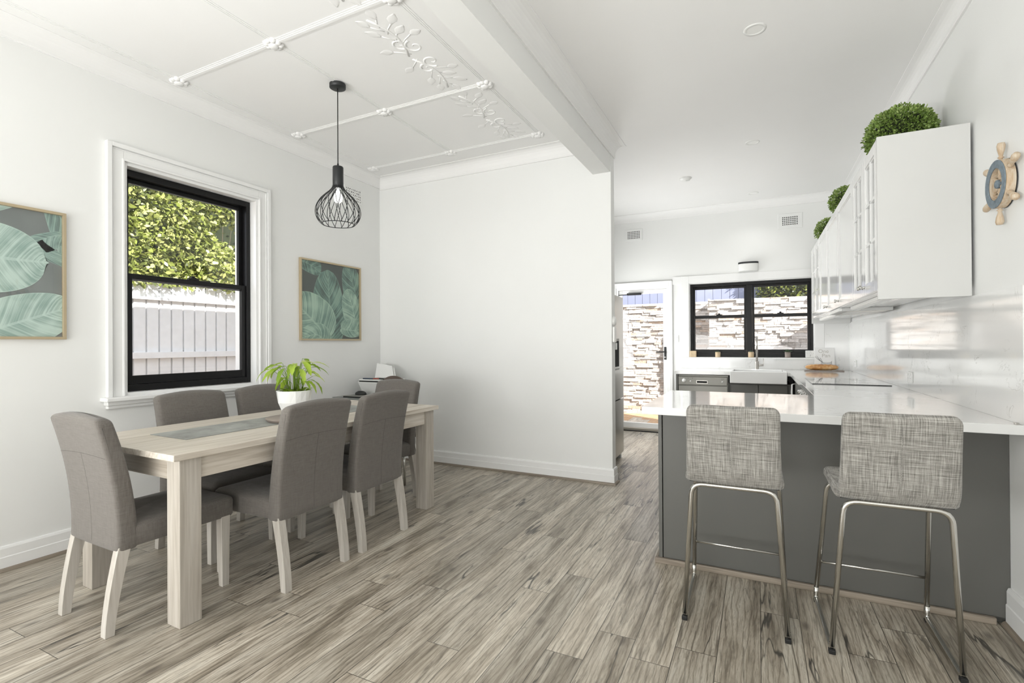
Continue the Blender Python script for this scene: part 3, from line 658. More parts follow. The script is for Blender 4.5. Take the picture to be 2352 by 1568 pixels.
# local: +x to the right edge at 0 ; left at -.89 ; y 0..1.87
boxo('tabletop', M['woodY'], tb, -0.918, 0.022, -0.035, 1.925, 0.757, 0.786, bevel=0.002)
boxo('apron', M['woodY'], tb, -0.045, -0.015, 0.1, 1.79, 0.655, 0.757, bevel=0.001)
boxo('apron', M['woodY'], tb, -0.88, -0.85, 0.1, 1.79, 0.655, 0.757, bevel=0.001)
boxo('apron', M['woodX'], tb, -0.80, -0.1, 0.015, 0.045, 0.655, 0.757, bevel=0.001)
boxo('apron', M['woodX'], tb, -0.80, -0.1, 1.845, 1.875, 0.655, 0.757, bevel=0.001)
for x0 in (-0.1, -0.895):
    for y0 in (0.0, 1.79):
        boxo('leg', M['woodZ'], tb, x0, x0+0.1, y0, y0+0.098, 0, 0.757, bevel=0.003)
def on_table(u, v, z=0.786): 
    c, s_ = math.cos(TR), math.sin(TR); return (-2.327+c*u-s_*v, 1.339+s_*u+c*v, z)
# runner
mt, N, L, bs = nm('grey_felt_runner')
tc = N.new('ShaderNodeTexCoord'); n_ = tex(N, L, 'Noise', tc.outputs['Object'], Scale=4.5, Detail=6.0, Roughness=0.6)
L.new(ramp(N, L, n_.outputs['Fac'], [(0.35, (0.24, 0.24, 0.225)), (0.5, (0.33, 0.335, 0.315)), (0.65, (0.44, 0.45, 0.425))]), bs.inputs['Base Color']); bs.inputs['Roughness'].default_value = 0.85
rn = boxo('table_runner', mt, None, -0.166, 0.166, 0, 1.42, 0, 0.0035, bevel=0.001); rn.location = on_table(-0.475, 0.20, 0.7862); rn.rotation_euler = (0, 0, TR)
tag(rn, 'grey mottled table runner laid along the dining table', 'table runner')
tr = MB().lathe([(0.0, 0.0), (0.155, 0.0), (0.158, 0.003), (0.158, 0.008), (0.168, 0.012), (0.170, 0.017), (0.168, 0.020), (0.0, 0.020)], (0, 0, 0), 64).build('round_tray', M['tray'])
tr.location = (-2.675, 2.25, 0.79); tag(tr, 'round wooden tray under the white plant pot on the dining table', 'tray')

# pot + houseplant
pp = thing('potted_plant', 'bright green leafy houseplant in a white faceted pot on the dining table', 'plant', (-2.675, 2.25, 0.8102))
b = MB(); nf = 10
prof = [(0.050, 0.0), (0.062, 0.005), (0.101, 0.095), (0.107, 0.168), (0.102, 0.170), (0.099, 0.155), (0.0, 0.150)]
vs = []
for k_, (r, h) in enumerate(prof):
    for j in range(nf*2):
        a = 2*PI*(j+(0.0))/(nf*2); rr_ = r
        if k_ < 3 and j % 2 == 1 and 0 < k_: rr_ = r*0.965
        vs.append((rr_*math.cos(a), rr_*math.sin(a), h))
n2 = nf*2
fs = [(i*n2+j, i*n2+(j+1) % n2, (i+1)*n2+(j+1) % n2, (i+1)*n2+j) for i in range(len(prof)-2) for j in range(n2)]
fs.append(tuple(range(n2))[::-1]); b.add(vs, fs, 0, False)
b.build('pot', M['ceramic'], pp, bevel=0.001)
b = MB(); b.lathe([(0.0, 0.154), (0.06, 0.158), (0.0985, 0.152)], (0, 0, 0), 24)
rr = random.Random(11)
for k in range(70):
    a = rr.random()*6.28; r = rr.random()**.5*0.085; s_ = rr.uniform(.004, .009)
    b.lathe([(0, s_), (s_, 0), (0, -s_)], (r*math.cos(a), r*math.sin(a), 0.158), 5)
b.build('soil', M['soil'], pp)
bl = MB(); bs_ = MB()
def long_leaf(mb, base, dirv, l, wd, droop, rr, r, twist=0.0):
    d = Vector(dirv).normalized(); side = d.cross(Vector((0, 0, 1)))
    if side.length < .05: side = Vector((1, 0, 0))
    side.normalize(); side = (side*math.cos(twist)+Vector((0, 0, 1))*math.sin(twist)).normalized()
    p = Vector(base); n = 9; vs = []; cur = d.copy()
    for i in range(n):
        t = i/(n-1); hw = wd*(math.sin(PI*(t**0.8))**0.8)*(1+0.18*math.sin(i*2.4+r*9)); hw = max(hw, 0.0006)
        upv = side.cross(cur).normalized()
        vs += [tuple(p-side*hw+upv*hw*0.35), tuple(p), tuple(p+side*hw+upv*hw*0.35)]
        cur = (cur+Vector((0, 0, -1))*droop/n).normalized(); p = p+cur*l/(n-1)
    fs = []
    for i in range(n-1):
        for j in (0, 1): fs.append((i*3+j, i*3+j+1, (i+1)*3+j+1, (i+1)*3+j))
    mb.add(vs, fs, 0, True, r)
rr = random.Random(21)
for k in range(34):
    a = 2*PI*k/34*2.4+rr.uniform(-.3, .3); rad = rr.uniform(0.0, 0.05)
    hgt = rr.uniform(0.07, 0.19) if k > 4 else rr.uniform(.17, .21)
    out = rr.uniform(0.03, 0.10)
    b0 = Vector((rad*math.cos(a), rad*math.sin(a), 0.155)); b1 = b0+Vector((out*math.cos(a), out*math.sin(a), hgt))
    mid = (b0+b1)/2+Vector((-.01*math.cos(a), -.01*math.sin(a), 0.02))
    bs_.tube([b0, mid, b1], [0.0022, 0.0018, 0.0012], 5)
    long_leaf(bl, b1, (math.cos(a), math.sin(a), rr.uniform(-.1, .5)), rr.uniform(.09, .15), rr.uniform(.012, .020), rr.uniform(.9, 2.6), rr, rr.random(), rr.uniform(-.4, .4))
for k in range(26):
    a = rr.random()*6.28; rad = rr.uniform(.01, .075)
    long_leaf(bl, (rad*math.cos(a), rad*math.sin(a), .156), (math.cos(a)*.6, math.sin(a)*.6, 1), rr.uniform(.03, .06), rr.uniform(.007, .012), 1.5, rr, rr.random()*.5)
bl.build('leaves', M['lily'], pp, fixn=False); bs_.build('stems', M['lily'], pp)

def loop_xt(hw, T, r, n=12, q=4):
    r = min(r, T*0.499); out = []
    for i in range(n+1): out.append((-(hw-r)+2*(hw-r)*i/n, 0.0))
    for i in range(1, q): a = -PI/2+PI/2*i/q; out.append((hw-r+r*math.cos(a), r+r*math.sin(a)))
    out.append((hw, r)); out.append((hw, T-r))
    for i in range(1, q): a = PI/2*i/q; out.append((hw-r+r*math.cos(a), T-r+r*math.sin(a)))
    for i in range(n+1): out.append(((hw-r)-2*(hw-r)*i/n, T))
    for i in range(1, q): a = PI/2+PI/2*i/q; out.append((-(hw-r)+r*math.cos(a), T-r+r*math.sin(a)))
    out.append((-hw, T-r)); out.append((-hw, r))
    for i in range(1, q): a = PI+PI/2*i/q; out.append((-(hw-r)+r*math.cos(a), r+r*math.sin(a)))
    return out
def loft(b, rows, mi=0):
    n = len(rows[0]); vs = [p for r in rows for p in r]
    fs = [(k*n+j, k*n+(j+1) % n, (k+1)*n+(j+1) % n, (k+1)*n+j) for k in range(len(rows)-1) for j in range(n)]
    fs += [tuple(range(n))[::-1], tuple((len(rows)-1)*n+j for j in range(n))]
    b.add(vs, fs, mi, True)
# ================================================================ DINING CHAIRS
def make_chair():
    t = thing('dining_chair', '', 'chair')
    # seat: local x +-.225, y .06..0.59, z .36...47  (subdivided cushion)
    b = MB(); nx, ny = 10, 10
    def seat_pt(i, j, top):
        u = i/nx*2-1; v = j/ny; x = u*0.224; y = 0.085+v*0.505
        if not top: return (x*0.995, y, 0.362+0.004*math.cos(u*3))
        h = 0.455+0.022*(1-abs(u)**4)*(1-abs(v*2-1)**4)
        return (x, y, h)
    R_ = 0.022
    vs = []; idx = {}
    rows = []
    # rounded profile built as grid ring: bottom edge, mid side, top rim inset, top centre
    def ring(inset, z):
        pts = []; x = 0.224-inset; y0 = 0.078+inset*0.1; y1 = 0.59-inset; rc = max(0.006, 0.03-inset*0.5)
        for (cx, cy, a0) in ((x-rc, y1-rc, 0), (-x+rc, y1-rc, PI/2), (-x+rc, y0+rc, PI), (x-rc, y0+rc, 1.5*PI)):
            for q in range(5): a = a0+PI/2*q/4; pts.append((cx+rc*math.cos(a), cy+rc*math.sin(a), z))
        return pts
    rg = [ring(0.006, 0.362), ring(0.001, 0.372), ring(0.0, 0.44), ring(0.004, 0.453), ring(0.014, 0.463), ring(0.05, 0.472), ring(0.11, 0.477)]
    n = len(rg[0]); vs = [p for r in rg for p in r]
    fs = [(k*n+j, k*n+(j+1) % n, (k+1)*n+(j+1) % n, (k+1)*n+j) for k in range(len(rg)-1) for j in range(n)]
    fs += [tuple(range(n))[::-1], tuple((len(rg)-1)*n+j for j in range(n))]
    b.add(vs, fs, 0, True)
    b.build('seat', M['linen'], t)
    # backrest: profile in (y,z), extruded across x with rounded edges & crowned top
    def yb(s_): # rear face y at height fraction s (0 bottom z .355 -> 1 top)
        return 0.048+0.012*math.sin(PI*s_*0.9)-0.088*s_**1.6
    def th(s_): return 0.082-0.018*s_
    sl = [0, 0.006, 0.014]+[k/14 for k in range(1, 13)]+[0.90, 0.93, 0.95, 0.965, 0.976, 0.985, 0.992, 0.997, 1.0]; rows = []; b = MB()
    for s_ in sl:
        tt = 0.6*(1-s_); tb_ = 0.6*s_; hw = 0.226-0.004*s_
        if tt < 0.034: hw -= (0.034-math.sqrt(max(0, 0.034**2-(0.034-tt)**2)))*0.8
        if tb_ < 0.008: hw -= (0.008-tb_)*0.6
        T = th(s_); k = 1.0
        if tt < 0.026: k = max(0.12, math.sqrt(max(0, 1-(1-tt/0.026)**2)))
        if tb_ < 0.008: k = 0.86+0.14*tb_/0.008
        row = []
        for x, t_ in loop_xt(hw, T*k, 0.017):
            u = x/hw; e = abs(u); f_ = t_/(T*k)
            y = yb(s_)+T*(1-k)/2+t_-(1-f_)*0.006*(1-e**4)*k+f_*0.010*(1-e**3)*(1-abs(2*s_-1)**4)
            row.append((x, y, 0.355+(0.955+0.016*(1-u*u)-0.355)*s_))
        rows.append(row)
    loft(b, rows); bk = b.build('backrest', M['linen'], t)
    # seams and piping on the rear
    sm = MB(); rp = lambda u, s_: (u*0.2235, yb(s_)-0.006*(1-abs(u)**4)+0.0006, 0.355+(0.6+0.016*(1-u*u))*s_)
    sm.tube([rp(-0.93+1.86*i/12, 0.70) for i in range(13)], 0.0013, 5)
    sm.tube([rp(0, 0.03+0.67*i/12) for i in range(13)], 0.0013, 5)
    for sx in (-1, 1):
        sm.tube([(sx*0.2212, yb(i/15.5)+0.012, 0.375+0.54*i/14) for i in range(15)], 0.0018, 5)
    sm.build('piping', M['seam'], bk)
    # legs
    for sx in (-1, 1):
        b = MB(); xi, xo = sx*0.182, sx*0.223
        secs = []
        for k in range(9):
            s_ = k/8; z = 0.375*s_; y0 = 0.0+0.052*s_**1.5+0.0; wd = 0.036+0.014*s_
            secs.append([(xi, y0, z), (xo, y0, z), (xo, y0+wd, z), (xi, y0+wd, z)])
        vs = [p for q in secs for p in q]
        fs = [(k*4+j, k*4+(j+1) % 4, (k+1)*4+(j+1) % 4, (k+1)*4+j) for k in range(8) for j in range(4)]+[(3, 2, 1, 0), (32, 33, 34, 35)]
        b.add(vs, fs, 0); b.box(xi*0.99+sx*.003, xo-sx*0.004, 0.004, 0.032, -0.0005, 0.002, 1)
        b.build('leg', [M['legwood'], M['rubber']], t, bevel=0.002)
        b = MB(); w0 = 0.034
        b.quadbox([(sx*0.186, 0.521, 0), (sx*0.220, 0.521, 0), (sx*0.220, 0.556, 0), (sx*0.186, 0.556, 0)],
                  [(sx*0.175, 0.515, 0.37), (sx*0.221, 0.515, 0.37), (sx*0.221, 0.562, 0.37), (sx*0.175, 0.562, 0.37)])
        b.build('leg', M['legwood'], t, bevel=0.002)
    return t
ch = make_chair()
# A: head of table, facing +Y
G = 'upholstered dining chairs around the table'
A_ = (-2.765, 1.158); ch.location = (A_[0], A_[1], 0); ch.rotation_euler = (0, 0, math.radians(-1.5)); ch['group'] = G
ch['label'] = 'taupe upholstered dining chair at the near end of the table, its back to the camera'
dup(ch, (-2.172, 1.99, 0), PI/2, 'nearer of the two dining chairs on the open room side of the table', G)
dup(ch, (-2.168, 2.535, 0), PI/2+0.01, 'farther of the two dining chairs on the open room side of the table', G)
dup(ch, (-3.40, 2.03, 0), -PI/2, 'dining chair directly under the window, left of the potted plant', G)
dup(ch, (-3.40, 2.575, 0), -PI/2, 'dining chair on the window side of the table, partly behind the potted plant', G)
dup(ch, (-2.775, 3.405, 0), PI-0.03, 'dining chair at the far end of the table, nearest the corner desk', G)

# ================================================================ BAR STOOLS
def make_stool():
    t = thing('bar_stool', '', 'bar stool')
    # local origin: centre, rear feet y=0 ; seat front y ~.33
    prof = []   # (y,z) centre line of shell: from seat front to back top
    cl = [(0.330, 0.668), (0.24, 0.672), (0.14, 0.668), (0.04, 0.664), (-0.015, 0.668), (-0.050, 0.690), (-0.068, 0.735), (-0.078, 0.80), (-0.092, 0.90), (-0.108, 1.0)]
    cs = smooth_prof(cl, 180); n = len(cs); rows = []
    L0 = [0.0]
    for i in range(1, n): L0.append(L0[-1]+math.hypot(cs[i][0]-cs[i-1][0], cs[i][1]-cs[i-1][1]))
    keep = [i for i in range(n) if min(L0[i], L0[-1]-L0[i]) < 0.036 or i % 4 == 0]
    for i in keep:
        y, z = cs[i]; a, c = cs[max(i-1, 0)], cs[min(i+1, n-1)]; d = Vector((c[0]-a[0], c[1]-a[1])).normalized(); nn = Vector((-d.y, d.x))
        s_ = i/(n-1); tt = min(L0[i], L0[-1]-L0[i]); hw = 0.198-0.017*s_ if s_ > .45 else 0.198
        if tt < 0.034: hw -= (0.034-math.sqrt(max(0, 0.034**2-(0.034-tt)**2)))*0.85
        k = max(0.12, math.sqrt(max(0, 1-(1-tt/0.02)**2))) if tt < 0.02 else 1.0
        T = 0.046*k; row = []
        for x, t_ in loop_xt(hw, T, 0.018):
            u = x/hw; f_ = t_/T*2-1; crown = 0.004*(1-u**4)*k; q_ = t_-T/2+f_*crown
            dz = -(0.006*math.exp(-(u*3.2)**2)*max(0, (z-.9)/.1))
            row.append((x, y+nn.x*q_, z+nn.y*q_+dz))
        rows.append(row)
    b = MB(); loft(b, rows); sh = b.build('seat', M['tweed'], t)
    b = MB(); b.tube([(0, y-0.0245, z) for (y, z) in [(-0.085, 0.72), (-0.098, 0.80), (-0.110, 0.88), (-0.122, 0.96)]], 0.0013, 6)
    b.build('back_seam', M['tweed'], sh)
    boxo('seat_base', M['rubber'], t, -0.18, 0.18, -0.03, 0.31, 0.6445, 0.653, bevel=0.003)
    R_ = 0.0105
    def bend(pts, r, n=6):
        out = [Vector(pts[0])]
        for i in range(1, len(pts)-1):
            p = Vector(pts[i]); a = (Vector(pts[i-1])-p).normalized(); c = (Vector(pts[i+1])-p).normalized()
            s0 = p+a*r; s1 = p+c*r
            for k in range(n+1):
                q = k/n; out.append(s0*(1-q)**2+p*2*q*(1-q)+s1*q*q)
        out.append(Vector(pts[-1])); return out
    fx = 0.208
    zt = 0.6335
    # rear hoop, front hoop, floor runners
    b = MB(); b.tube(bend([(-fx, 0.0, 0.03), (-0.168, -0.040, zt+.005), (0.168, -0.040, zt+.005), (fx, 0.0, 0.03)], 0.05), R_, 12); b.build('rear_hoop', M['chrome'], t)
    b = MB(); b.tube(bend([(-fx-.008, 0.455, 0.03), (-0.185, 0.28, zt), (0.185, 0.28, zt), (fx+.008, 0.455, 0.03)], 0.05), R_, 12); b.build('front_hoop', M['chrome'], t)
    for sx in (-1, 1):
        b = MB(); b.tube(bend([(sx*fx, 0.0, 0.045), (sx*fx, 0.002, R_+0.004), (sx*(fx+.008), 0.453, R_+0.004), (sx*(fx+.007), 0.440, 0.075)], 0.022), R_, 12); r_ = b.build('runner', M['chrome'], t)
        boxo('foot_cap', M['rubber'], r_, sx*fx-0.012, sx*fx+0.012, -0.014, 0.012, 0, 0.018, bevel=0.003)
        boxo('foot_cap', M['rubber'], r_, sx*(fx+.008)-0.010, sx*(fx+.008)+0.010, 0.43, 0.46, 0, 0.012, bevel=0.003)
    k_ = (0.215-0.03)/(zt-0.03); yy = 0.455+(0.28-0.455)*k_; xx = fx+.008-(fx+.008-.185)*k_
    b = MB(); b.tube([(-xx, yy, 0.215), (xx, yy, 0.215)], 0.006, 10); b.build('footrest', M['chrome'], t)
    return t
st = make_stool(); st.location = (-0.104, 2.405, 0); st['group'] = 'grey tweed bar stools at the breakfast bar'
st['label'] = 'left of the two grey tweed bar stools, nearer the open end of the bench'
dup(st, (0.468, 2.405, 0), math.radians(1.0), 'right of the two grey tweed bar stools, nearer the right-hand wall', 'grey tweed bar stools at the breakfast bar')

# ================================================================ KITCHEN BASE
ZT, ZB = 0.917, 0.876
# worktop (one U shape)
b = MB()
b.box(-0.583, XR-0.001, 2.792, 3.83, ZB, ZT)
b.box(0.325, XR-0.001, 3.83, 6.50, ZB, ZT)
b.box(0.295, XR-0.001, 6.50, YK-0.016, ZB, ZT)
b.box(-0.95, -0.31, 6.50, YK-0.016, ZB, ZT)
b.box(-0.31, 0.295, 7.02, YK-0.016, ZB, ZT)
wt = b.build('worktop', M['stone'], None, bevel=0.002)
tag(wt, 'white veined stone worktop running round the whole kitchen', 'worktop')
b = MB(); b.box(XR-0.014, XR-0.0005, 2.795, YK-0.0145, ZT+0.0005, 1.50)
struct(b.build('trim_10', M['stone']))
b = MB(); b.box(-0.955, KX1+0.10, YK-0.014, YK-0.0005, ZT+0.0005, 1.052); b.box(KX1+0.10, XR-0.0005, YK-0.014, YK-0.0005, ZT+0.0005, 1.50)
struct(b.build('trim_11', M['stone']))
# peninsula cabinet
pc = thing('peninsula_cabinet', 'charcoal grey panelled breakfast bar base behind the bar stools', 'cabinet', (0, 0, 0))
boxo('front_panel', M['grey'], pc, -0.500, 0.998, 2.972, 2.990, 0.03, ZB-0.001, bevel=0.001)
boxo('end_panel', M['grey'], pc, -0.524, -0.504, 2.965, 3.56, 0.0, ZB-0.001, bevel=0.001)
boxo('carcass', M['grey'], pc, -0.503, 0.998, 2.991, 3.53, 0.0, ZB-0.001, bevel=0.001)
S('baseboard_bar', M['quad'], -0.545, 0.945, 2.948, 2.969, 0, 0.032, bevel=0.004)
S('baseboard_bar_end', M['quadY'], -0.545, -0.526, 2.969, 3.56, 0, 0.032, bevel=0.004)
# dishwasher
dw = thing('dishwasher', 'grey steel dishwasher with a round dial left of the sink', 'dishwasher', (0, 0, 0))
boxo('body', M['dwsteel'], dw, -0.905, -0.335, 6.56, 7.15, 0.1, 0.866)
boxo('door_panel', M['dwsteel'], dw, -0.903, -0.337, 6.535, 6.558, 0.11, 0.735, bevel=0.003)
cp = boxo('control_panel', M['dwsteel'], dw, -0.903, -0.337, 6.53, 6.558, 0.742, 0.848, bevel=0.006)
MB().lathe([(0, -.020), (0.022, -.019), (0.026, 0)], (-0.833, 6.530, 0.797), 24, 0, 'Y').build('dial', M['plastic'], cp)
for x, r in ((-0.757, .010), (-0.392, .010)): MB().lathe([(0, -.006), (r, -.005), (r, 0)], (x, 6.53, 0.79), 16, 0, 'Y').build('button', M['plastic'], cp)
b = MB(); b.box(-0.69, -0.56, 6.527, 6.531, 0.765, 0.800); b.box(-0.685, -0.565, 6.5262, 6.5275, 0.770, 0.795, 1); b.build('door_handle', [M['steel'], M['dark']], cp)
for x, z in ((-0.785, .825), (-0.735, .825), (-0.400, .823), (-0.384, .823)): boxo('printed_mark', M['dark'], cp, x-.0025, x+.0025, 6.5292, 6.531, z-.004, z+.004)
# sink cabinet and flank panels
sk = thing('sink_cabinet', 'charcoal cabinet under the white butler sink', 'cabinet', (0, 0, 0))
boxo('carcass', M['grey'], sk, -0.325, 0.335, 6.56, 7.19, 0.1, 0.775)
boxo('door', M['grey'], sk, -0.300, -0.005, 6.538, 6.558, 0.12, 0.765, bevel=0.002)
boxo('door', M['grey'], sk, 0.0, 0.300, 6.538, 6.558, 0.12, 0.765, bevel=0.002)
boxo('end_panel', M['grey'], sk, -0.3345, -0.3255, 6.53, 7.19, 0.0, ZB-0.001)
ep = boxo('cabinet_end_panel', M['grey'], None, -0.932, -0.908, 6.53, 7.19, 0.0, ZB-0.001, bevel=0.001)
tag(ep, 'charcoal end panel beside the dishwasher and the glass door', 'panel')
# sink
sn = thing('butler_sink', 'white ceramic butler sink set into the worktop under the window', 'sink', (0, 0, 0))
b = MB(); x0, x1, y0, y1, z0, z1 = -0.307, 0.292, 6.455, 7.017, 0.785, 0.930
b.box(x0, x1, y0, y0+0.035, z0, z1-0.004); b.box(x0+0.001, x0+0.03, y0+0.035, y1, z0, z1); b.box(x1-0.03, x1-0.001, y0+0.035, y1, z0, z1); b.box(x0+0.03, x1-0.03, y1-0.10, y1, z0, z1); b.box(x0+0.03, x1-0.03, y0+0.035, y1-0.10, z0, z0+0.02)
b.build('basin', M['ceramic'], sn, bevel=0.008, seg=3)
b = MB(); b.lathe([(0, .003), (0.04, .003), (0.044, 0)], (-0.007, 6.72, 0.806), 24); b.build('drain', M['chrome'], sn)
# tap
tp = thing('kitchen_tap', 'tall brushed nickel gooseneck tap behind the white sink', 'tap', (-0.018, 7.065, ZT+0.0002))
tp.location.z = ZT+0.0002
MB().lathe([(0, 0), (0.027, 0), (0.027, 0.008), (0.024, 0.012), (0.024, 0.105), (0.020, 0.112), (0.0, 0.113)], (0, 0, 0), 28).build('tap_body', M['steel'], tp)
pts = [(0, 0, 0.11), (0, 0, 0.33)]+[(0, -0.085+0.085*math.cos(a), 0.33+0.085*math.sin(a)) for a in [PI*i/12 for i in range(1, 12)]]+[(0, -0.17, 0.33), (0, -0.17, 0.22)]
MB().tube(pts, [0.0115]*(len(pts)-1)+[0.014], 14).build('spout', M['steel'], tp)
b = MB(); b.tube([(0.02, 0, 0.06), (0.075, 0, 0.06)], 0.014, 14); b.tube([(0.072, 0, 0.06), (0.074, -0.004, 0.075), (0.074, -0.008, 0.145)], 0.0035, 8); b.build('lever', M['steel'], tp)
# right run cabinets + oven
rc = thing('drawer_cabinet', 'charcoal base cabinet along the right wall beside the oven', 'cabinet', (0, 0, 0))
boxo('carcass', M['grey'], rc, 0.39, 0.985, 3.535, 4.78, 0.1, ZB-0.001)
for z0, z1 in ((0.12, 0.36), (0.37, 0.61), (0.62, 0.86)):
    d_ = boxo('drawer', M['grey'], rc, 0.368, 0.389, 3.86, 4.775, z0, z1, bevel=0.002)
    MB().tube([(0.366, 4.2, z1-.05), (0.345, 4.2, z1-.05), (0.345, 4.45, z1-.05), (0.366, 4.45, z1-.05)], 0.006, 8).build('handle', M['chrome'], d_)
ov = thing('oven', 'built-in stainless oven under the cooktop on the right-hand run', 'oven', (0, 0, 0))
boxo('body', M['dark'], ov, 0.39, 0.985, 4.79, 5.59, 0.1, ZB-0.001)
boxo('door', M['cooktop'], ov, 0.366, 0.389, 4.80, 5.58, 0.15, 0.72, bevel=0.003)
cp = boxo('control_panel', M['steel'], ov, 0.366, 0.389, 4.80, 5.58, 0.73, 0.868, bevel=0.003)
for k in range(4):
    MB().lathe([(0, -.036), (0.016, -.034), (0.020, -.006), (0.024, -.005), (0.024, 0)], (0.366, 4.95+k*0.16, 0.80), 20, 0, 'X').build('knob', M['chrome'], cp)
b = MB(); b.tube([(0.366, 4.9, .69), (0.32, 4.9, .69), (0.32, 5.48, .69), (0.366, 5.48, .69)], 0.010, 10); b.build('handle', M['chrome'], ov)
rc2 = thing('corner_cabinet', 'charcoal corner base cabinet with a long handle beside the sink', 'cabinet', (0, 0, 0))
boxo('carcass', M['grey'], rc2, 0.39, 0.985, 5.60, 7.19, 0.1, ZB-0.001)
dd = boxo('door', M['grey'], rc2, 0.368, 0.389, 5.605, 6.50, 0.12, 0.868, bevel=0.002)
MB().tube([(0.368, 6.42, .60), (0.338, 6.42, .61), (0.335, 6.42, .70), (0.338, 6.42, .79), (0.368, 6.42, .80)], [0.006, 0.008, 0.011, 0.008, 0.006], 12).build('handle', M['plastic'], dd)
# cooktop
ck = thing('cooktop', 'black glass cooktop set into the right-hand worktop', 'cooktop', (0, 0, 0))
boxo('glass_plate', M['cooktop'], ck, 0.40, 0.94, 4.83, 5.58, ZT+0.0005, ZT+0.0065, bevel=0.001)
for k in range(4): boxo('touch_control', M['plastic'], ck, 0.42, 0.435, 5.02+k*.05, 5.045+k*.05, ZT+0.0066, ZT+0.007)
for (x, y, r) in ((0.55, 5.02, .09), (0.80, 5.02, .07), (0.55, 5.40, .07), (0.80, 5.40, .09)):
    MB().tube([(x+r*math.cos(2*PI*i/40), y+r*math.sin(2*PI*i/40), ZT+0.0066) for i in range(40)], 0.0006, 4, closed=True).build('burner_ring', M['steel'], ck)

# small joint / clip on worktop edge near the right wall
cl_ = MB().box(0.965, 0.977, 2.81, 2.83, ZT, ZT+0.008).build('worktop_clip', M['steel'], None, bevel=0.001)
tag(cl_, 'tiny metal clip on the worktop beside the right wall', 'clip')

# ================================================================ UPPER CABINETS
UX, UZ0, UZ1 = 0.591, 1.548, 2.388
def shaker_door(t, y0, y1, glassy, knob_y, name='door'):
    z0, z1 = UZ0+0.004, UZ1-0.004; y0 += 0.0015; y1 -= 0.0015; st = 0.062; x0, x1 = UX, UX+0.020
    b = MB(); b.box(x0, x1, y0, y0+st, z0, z1); b.box(x0, x1, y1-st, y1, z0, z1); b.box(x0, x1, y0+st, y1-st, z1-st, z1); b.box(x0, x1, y0+st, y1-st, z0, z0+st)
    ya, yb_ = y0+st, y1-st; za, zb = z0+st, z1-st
    # inner moulding
    for (p0, p1, q0, q1) in ((ya, ya+.010, za, zb), (yb_-.010, yb_, za, zb), (ya, yb_, za, za+.010), (ya, yb_, zb-.010, zb)): b.box(x0+.005, x1, p0, p1, q0, q1)
    if glassy:
        ym = (ya+yb_)/2; b.box(x0+.002, x1, ym-.009, ym+.009, za, zb)
        for k in (1, 2): zz = za+(zb-za)*k/3; b.box(x0+.002, x1, ya, yb_, zz-.009, zz+.009)
    else: b.box(x0+.009, x1, ya, yb_, za, zb)
    d = b.build(name, M['cab'], t, bevel=0.002)
    if glassy: boxo('pane', M['glass'], d, x0+.012, x0+.015, ya, yb_, za, zb)
    if knob_y is not None:
        MB().lathe([(0, -.030), (0.010, -.030), (0.014, -.024), (0.012, -.018), (0.006, -.012), (0.006, -.004), (0.010, 0)], (x0, knob_y, z0+0.05), 16, 0, 'X').build('knob', M['chrome'], d)
    return d
def carcass(t, y0, y1, near=False, far=False, shelves=True, end=False):
    b = MB(); x0, x1 = UX+0.021, XR-0.0155
    b.box(x0, x1, y0, y1, UZ1-0.018, UZ1); b.box(x0, x1, y0, y1, UZ0, UZ0+0.018); b.box(x1-0.01, x1, y0, y1, UZ0+.018, UZ1-.018)
    b.box(x0, x1-0.01, y0, y0+0.018, UZ0+.018, UZ1-.018); b.box(x0, x1-.01, y1-0.018, y1, UZ0+.018, UZ1-.018)
    if shelves:
        for k in (1, 2): zz = UZ0+(UZ1-UZ0)*k/3; b.box(x0+.02, x1-.01, y0+.018, y1-.018, zz-.008, zz+.008)
    b.build('carcass', M['cab'], t)
ga = thing('wall_cabinet', 'nearest white wall cabinet with two glass doors and a plain side panel', 'cabinet', (0, 0, 0))
carcass(ga, 3.356, 4.155); shaker_door(ga, 3.356, 3.755, True, 3.725); shaker_door(ga, 3.755, 4.155, True, 3.785)
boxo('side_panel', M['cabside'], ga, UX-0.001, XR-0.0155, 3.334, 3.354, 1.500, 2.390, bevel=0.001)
spec = [(4.157, 4.880, 4.845, 'solid-doored white wall cabinet next to the nearest glass-doored one'), (4.882, 5.60, 5.565, 'middle solid-doored white wall cabinet above the cooktop'), (5.602, 6.285, 5.64, 'farthest solid-doored white wall cabinet before the far glass-doored one')]
for y0, y1, ky, lb in spec:
    t = thing('wall_cabinet', lb, 'cabinet', (0, 0, 0)); carcass(t, y0, y1, shelves=False); shaker_door(t, y0, y1, False, ky)
gb = thing('wall_cabinet', 'far white wall cabinet with two glass doors beside the kitchen window', 'cabinet', (0, 0, 0))
carcass(gb, 6.287, 7.10); shaker_door(gb, 6.287, 6.69, True, 6.665); shaker_door(gb, 6.69, 7.10, True, None)
boxo('side_panel', M['cabside'], gb, UX-0.001, XR-0.0155, 7.102, 7.122, 1.490, 2.390, bevel=0.001)
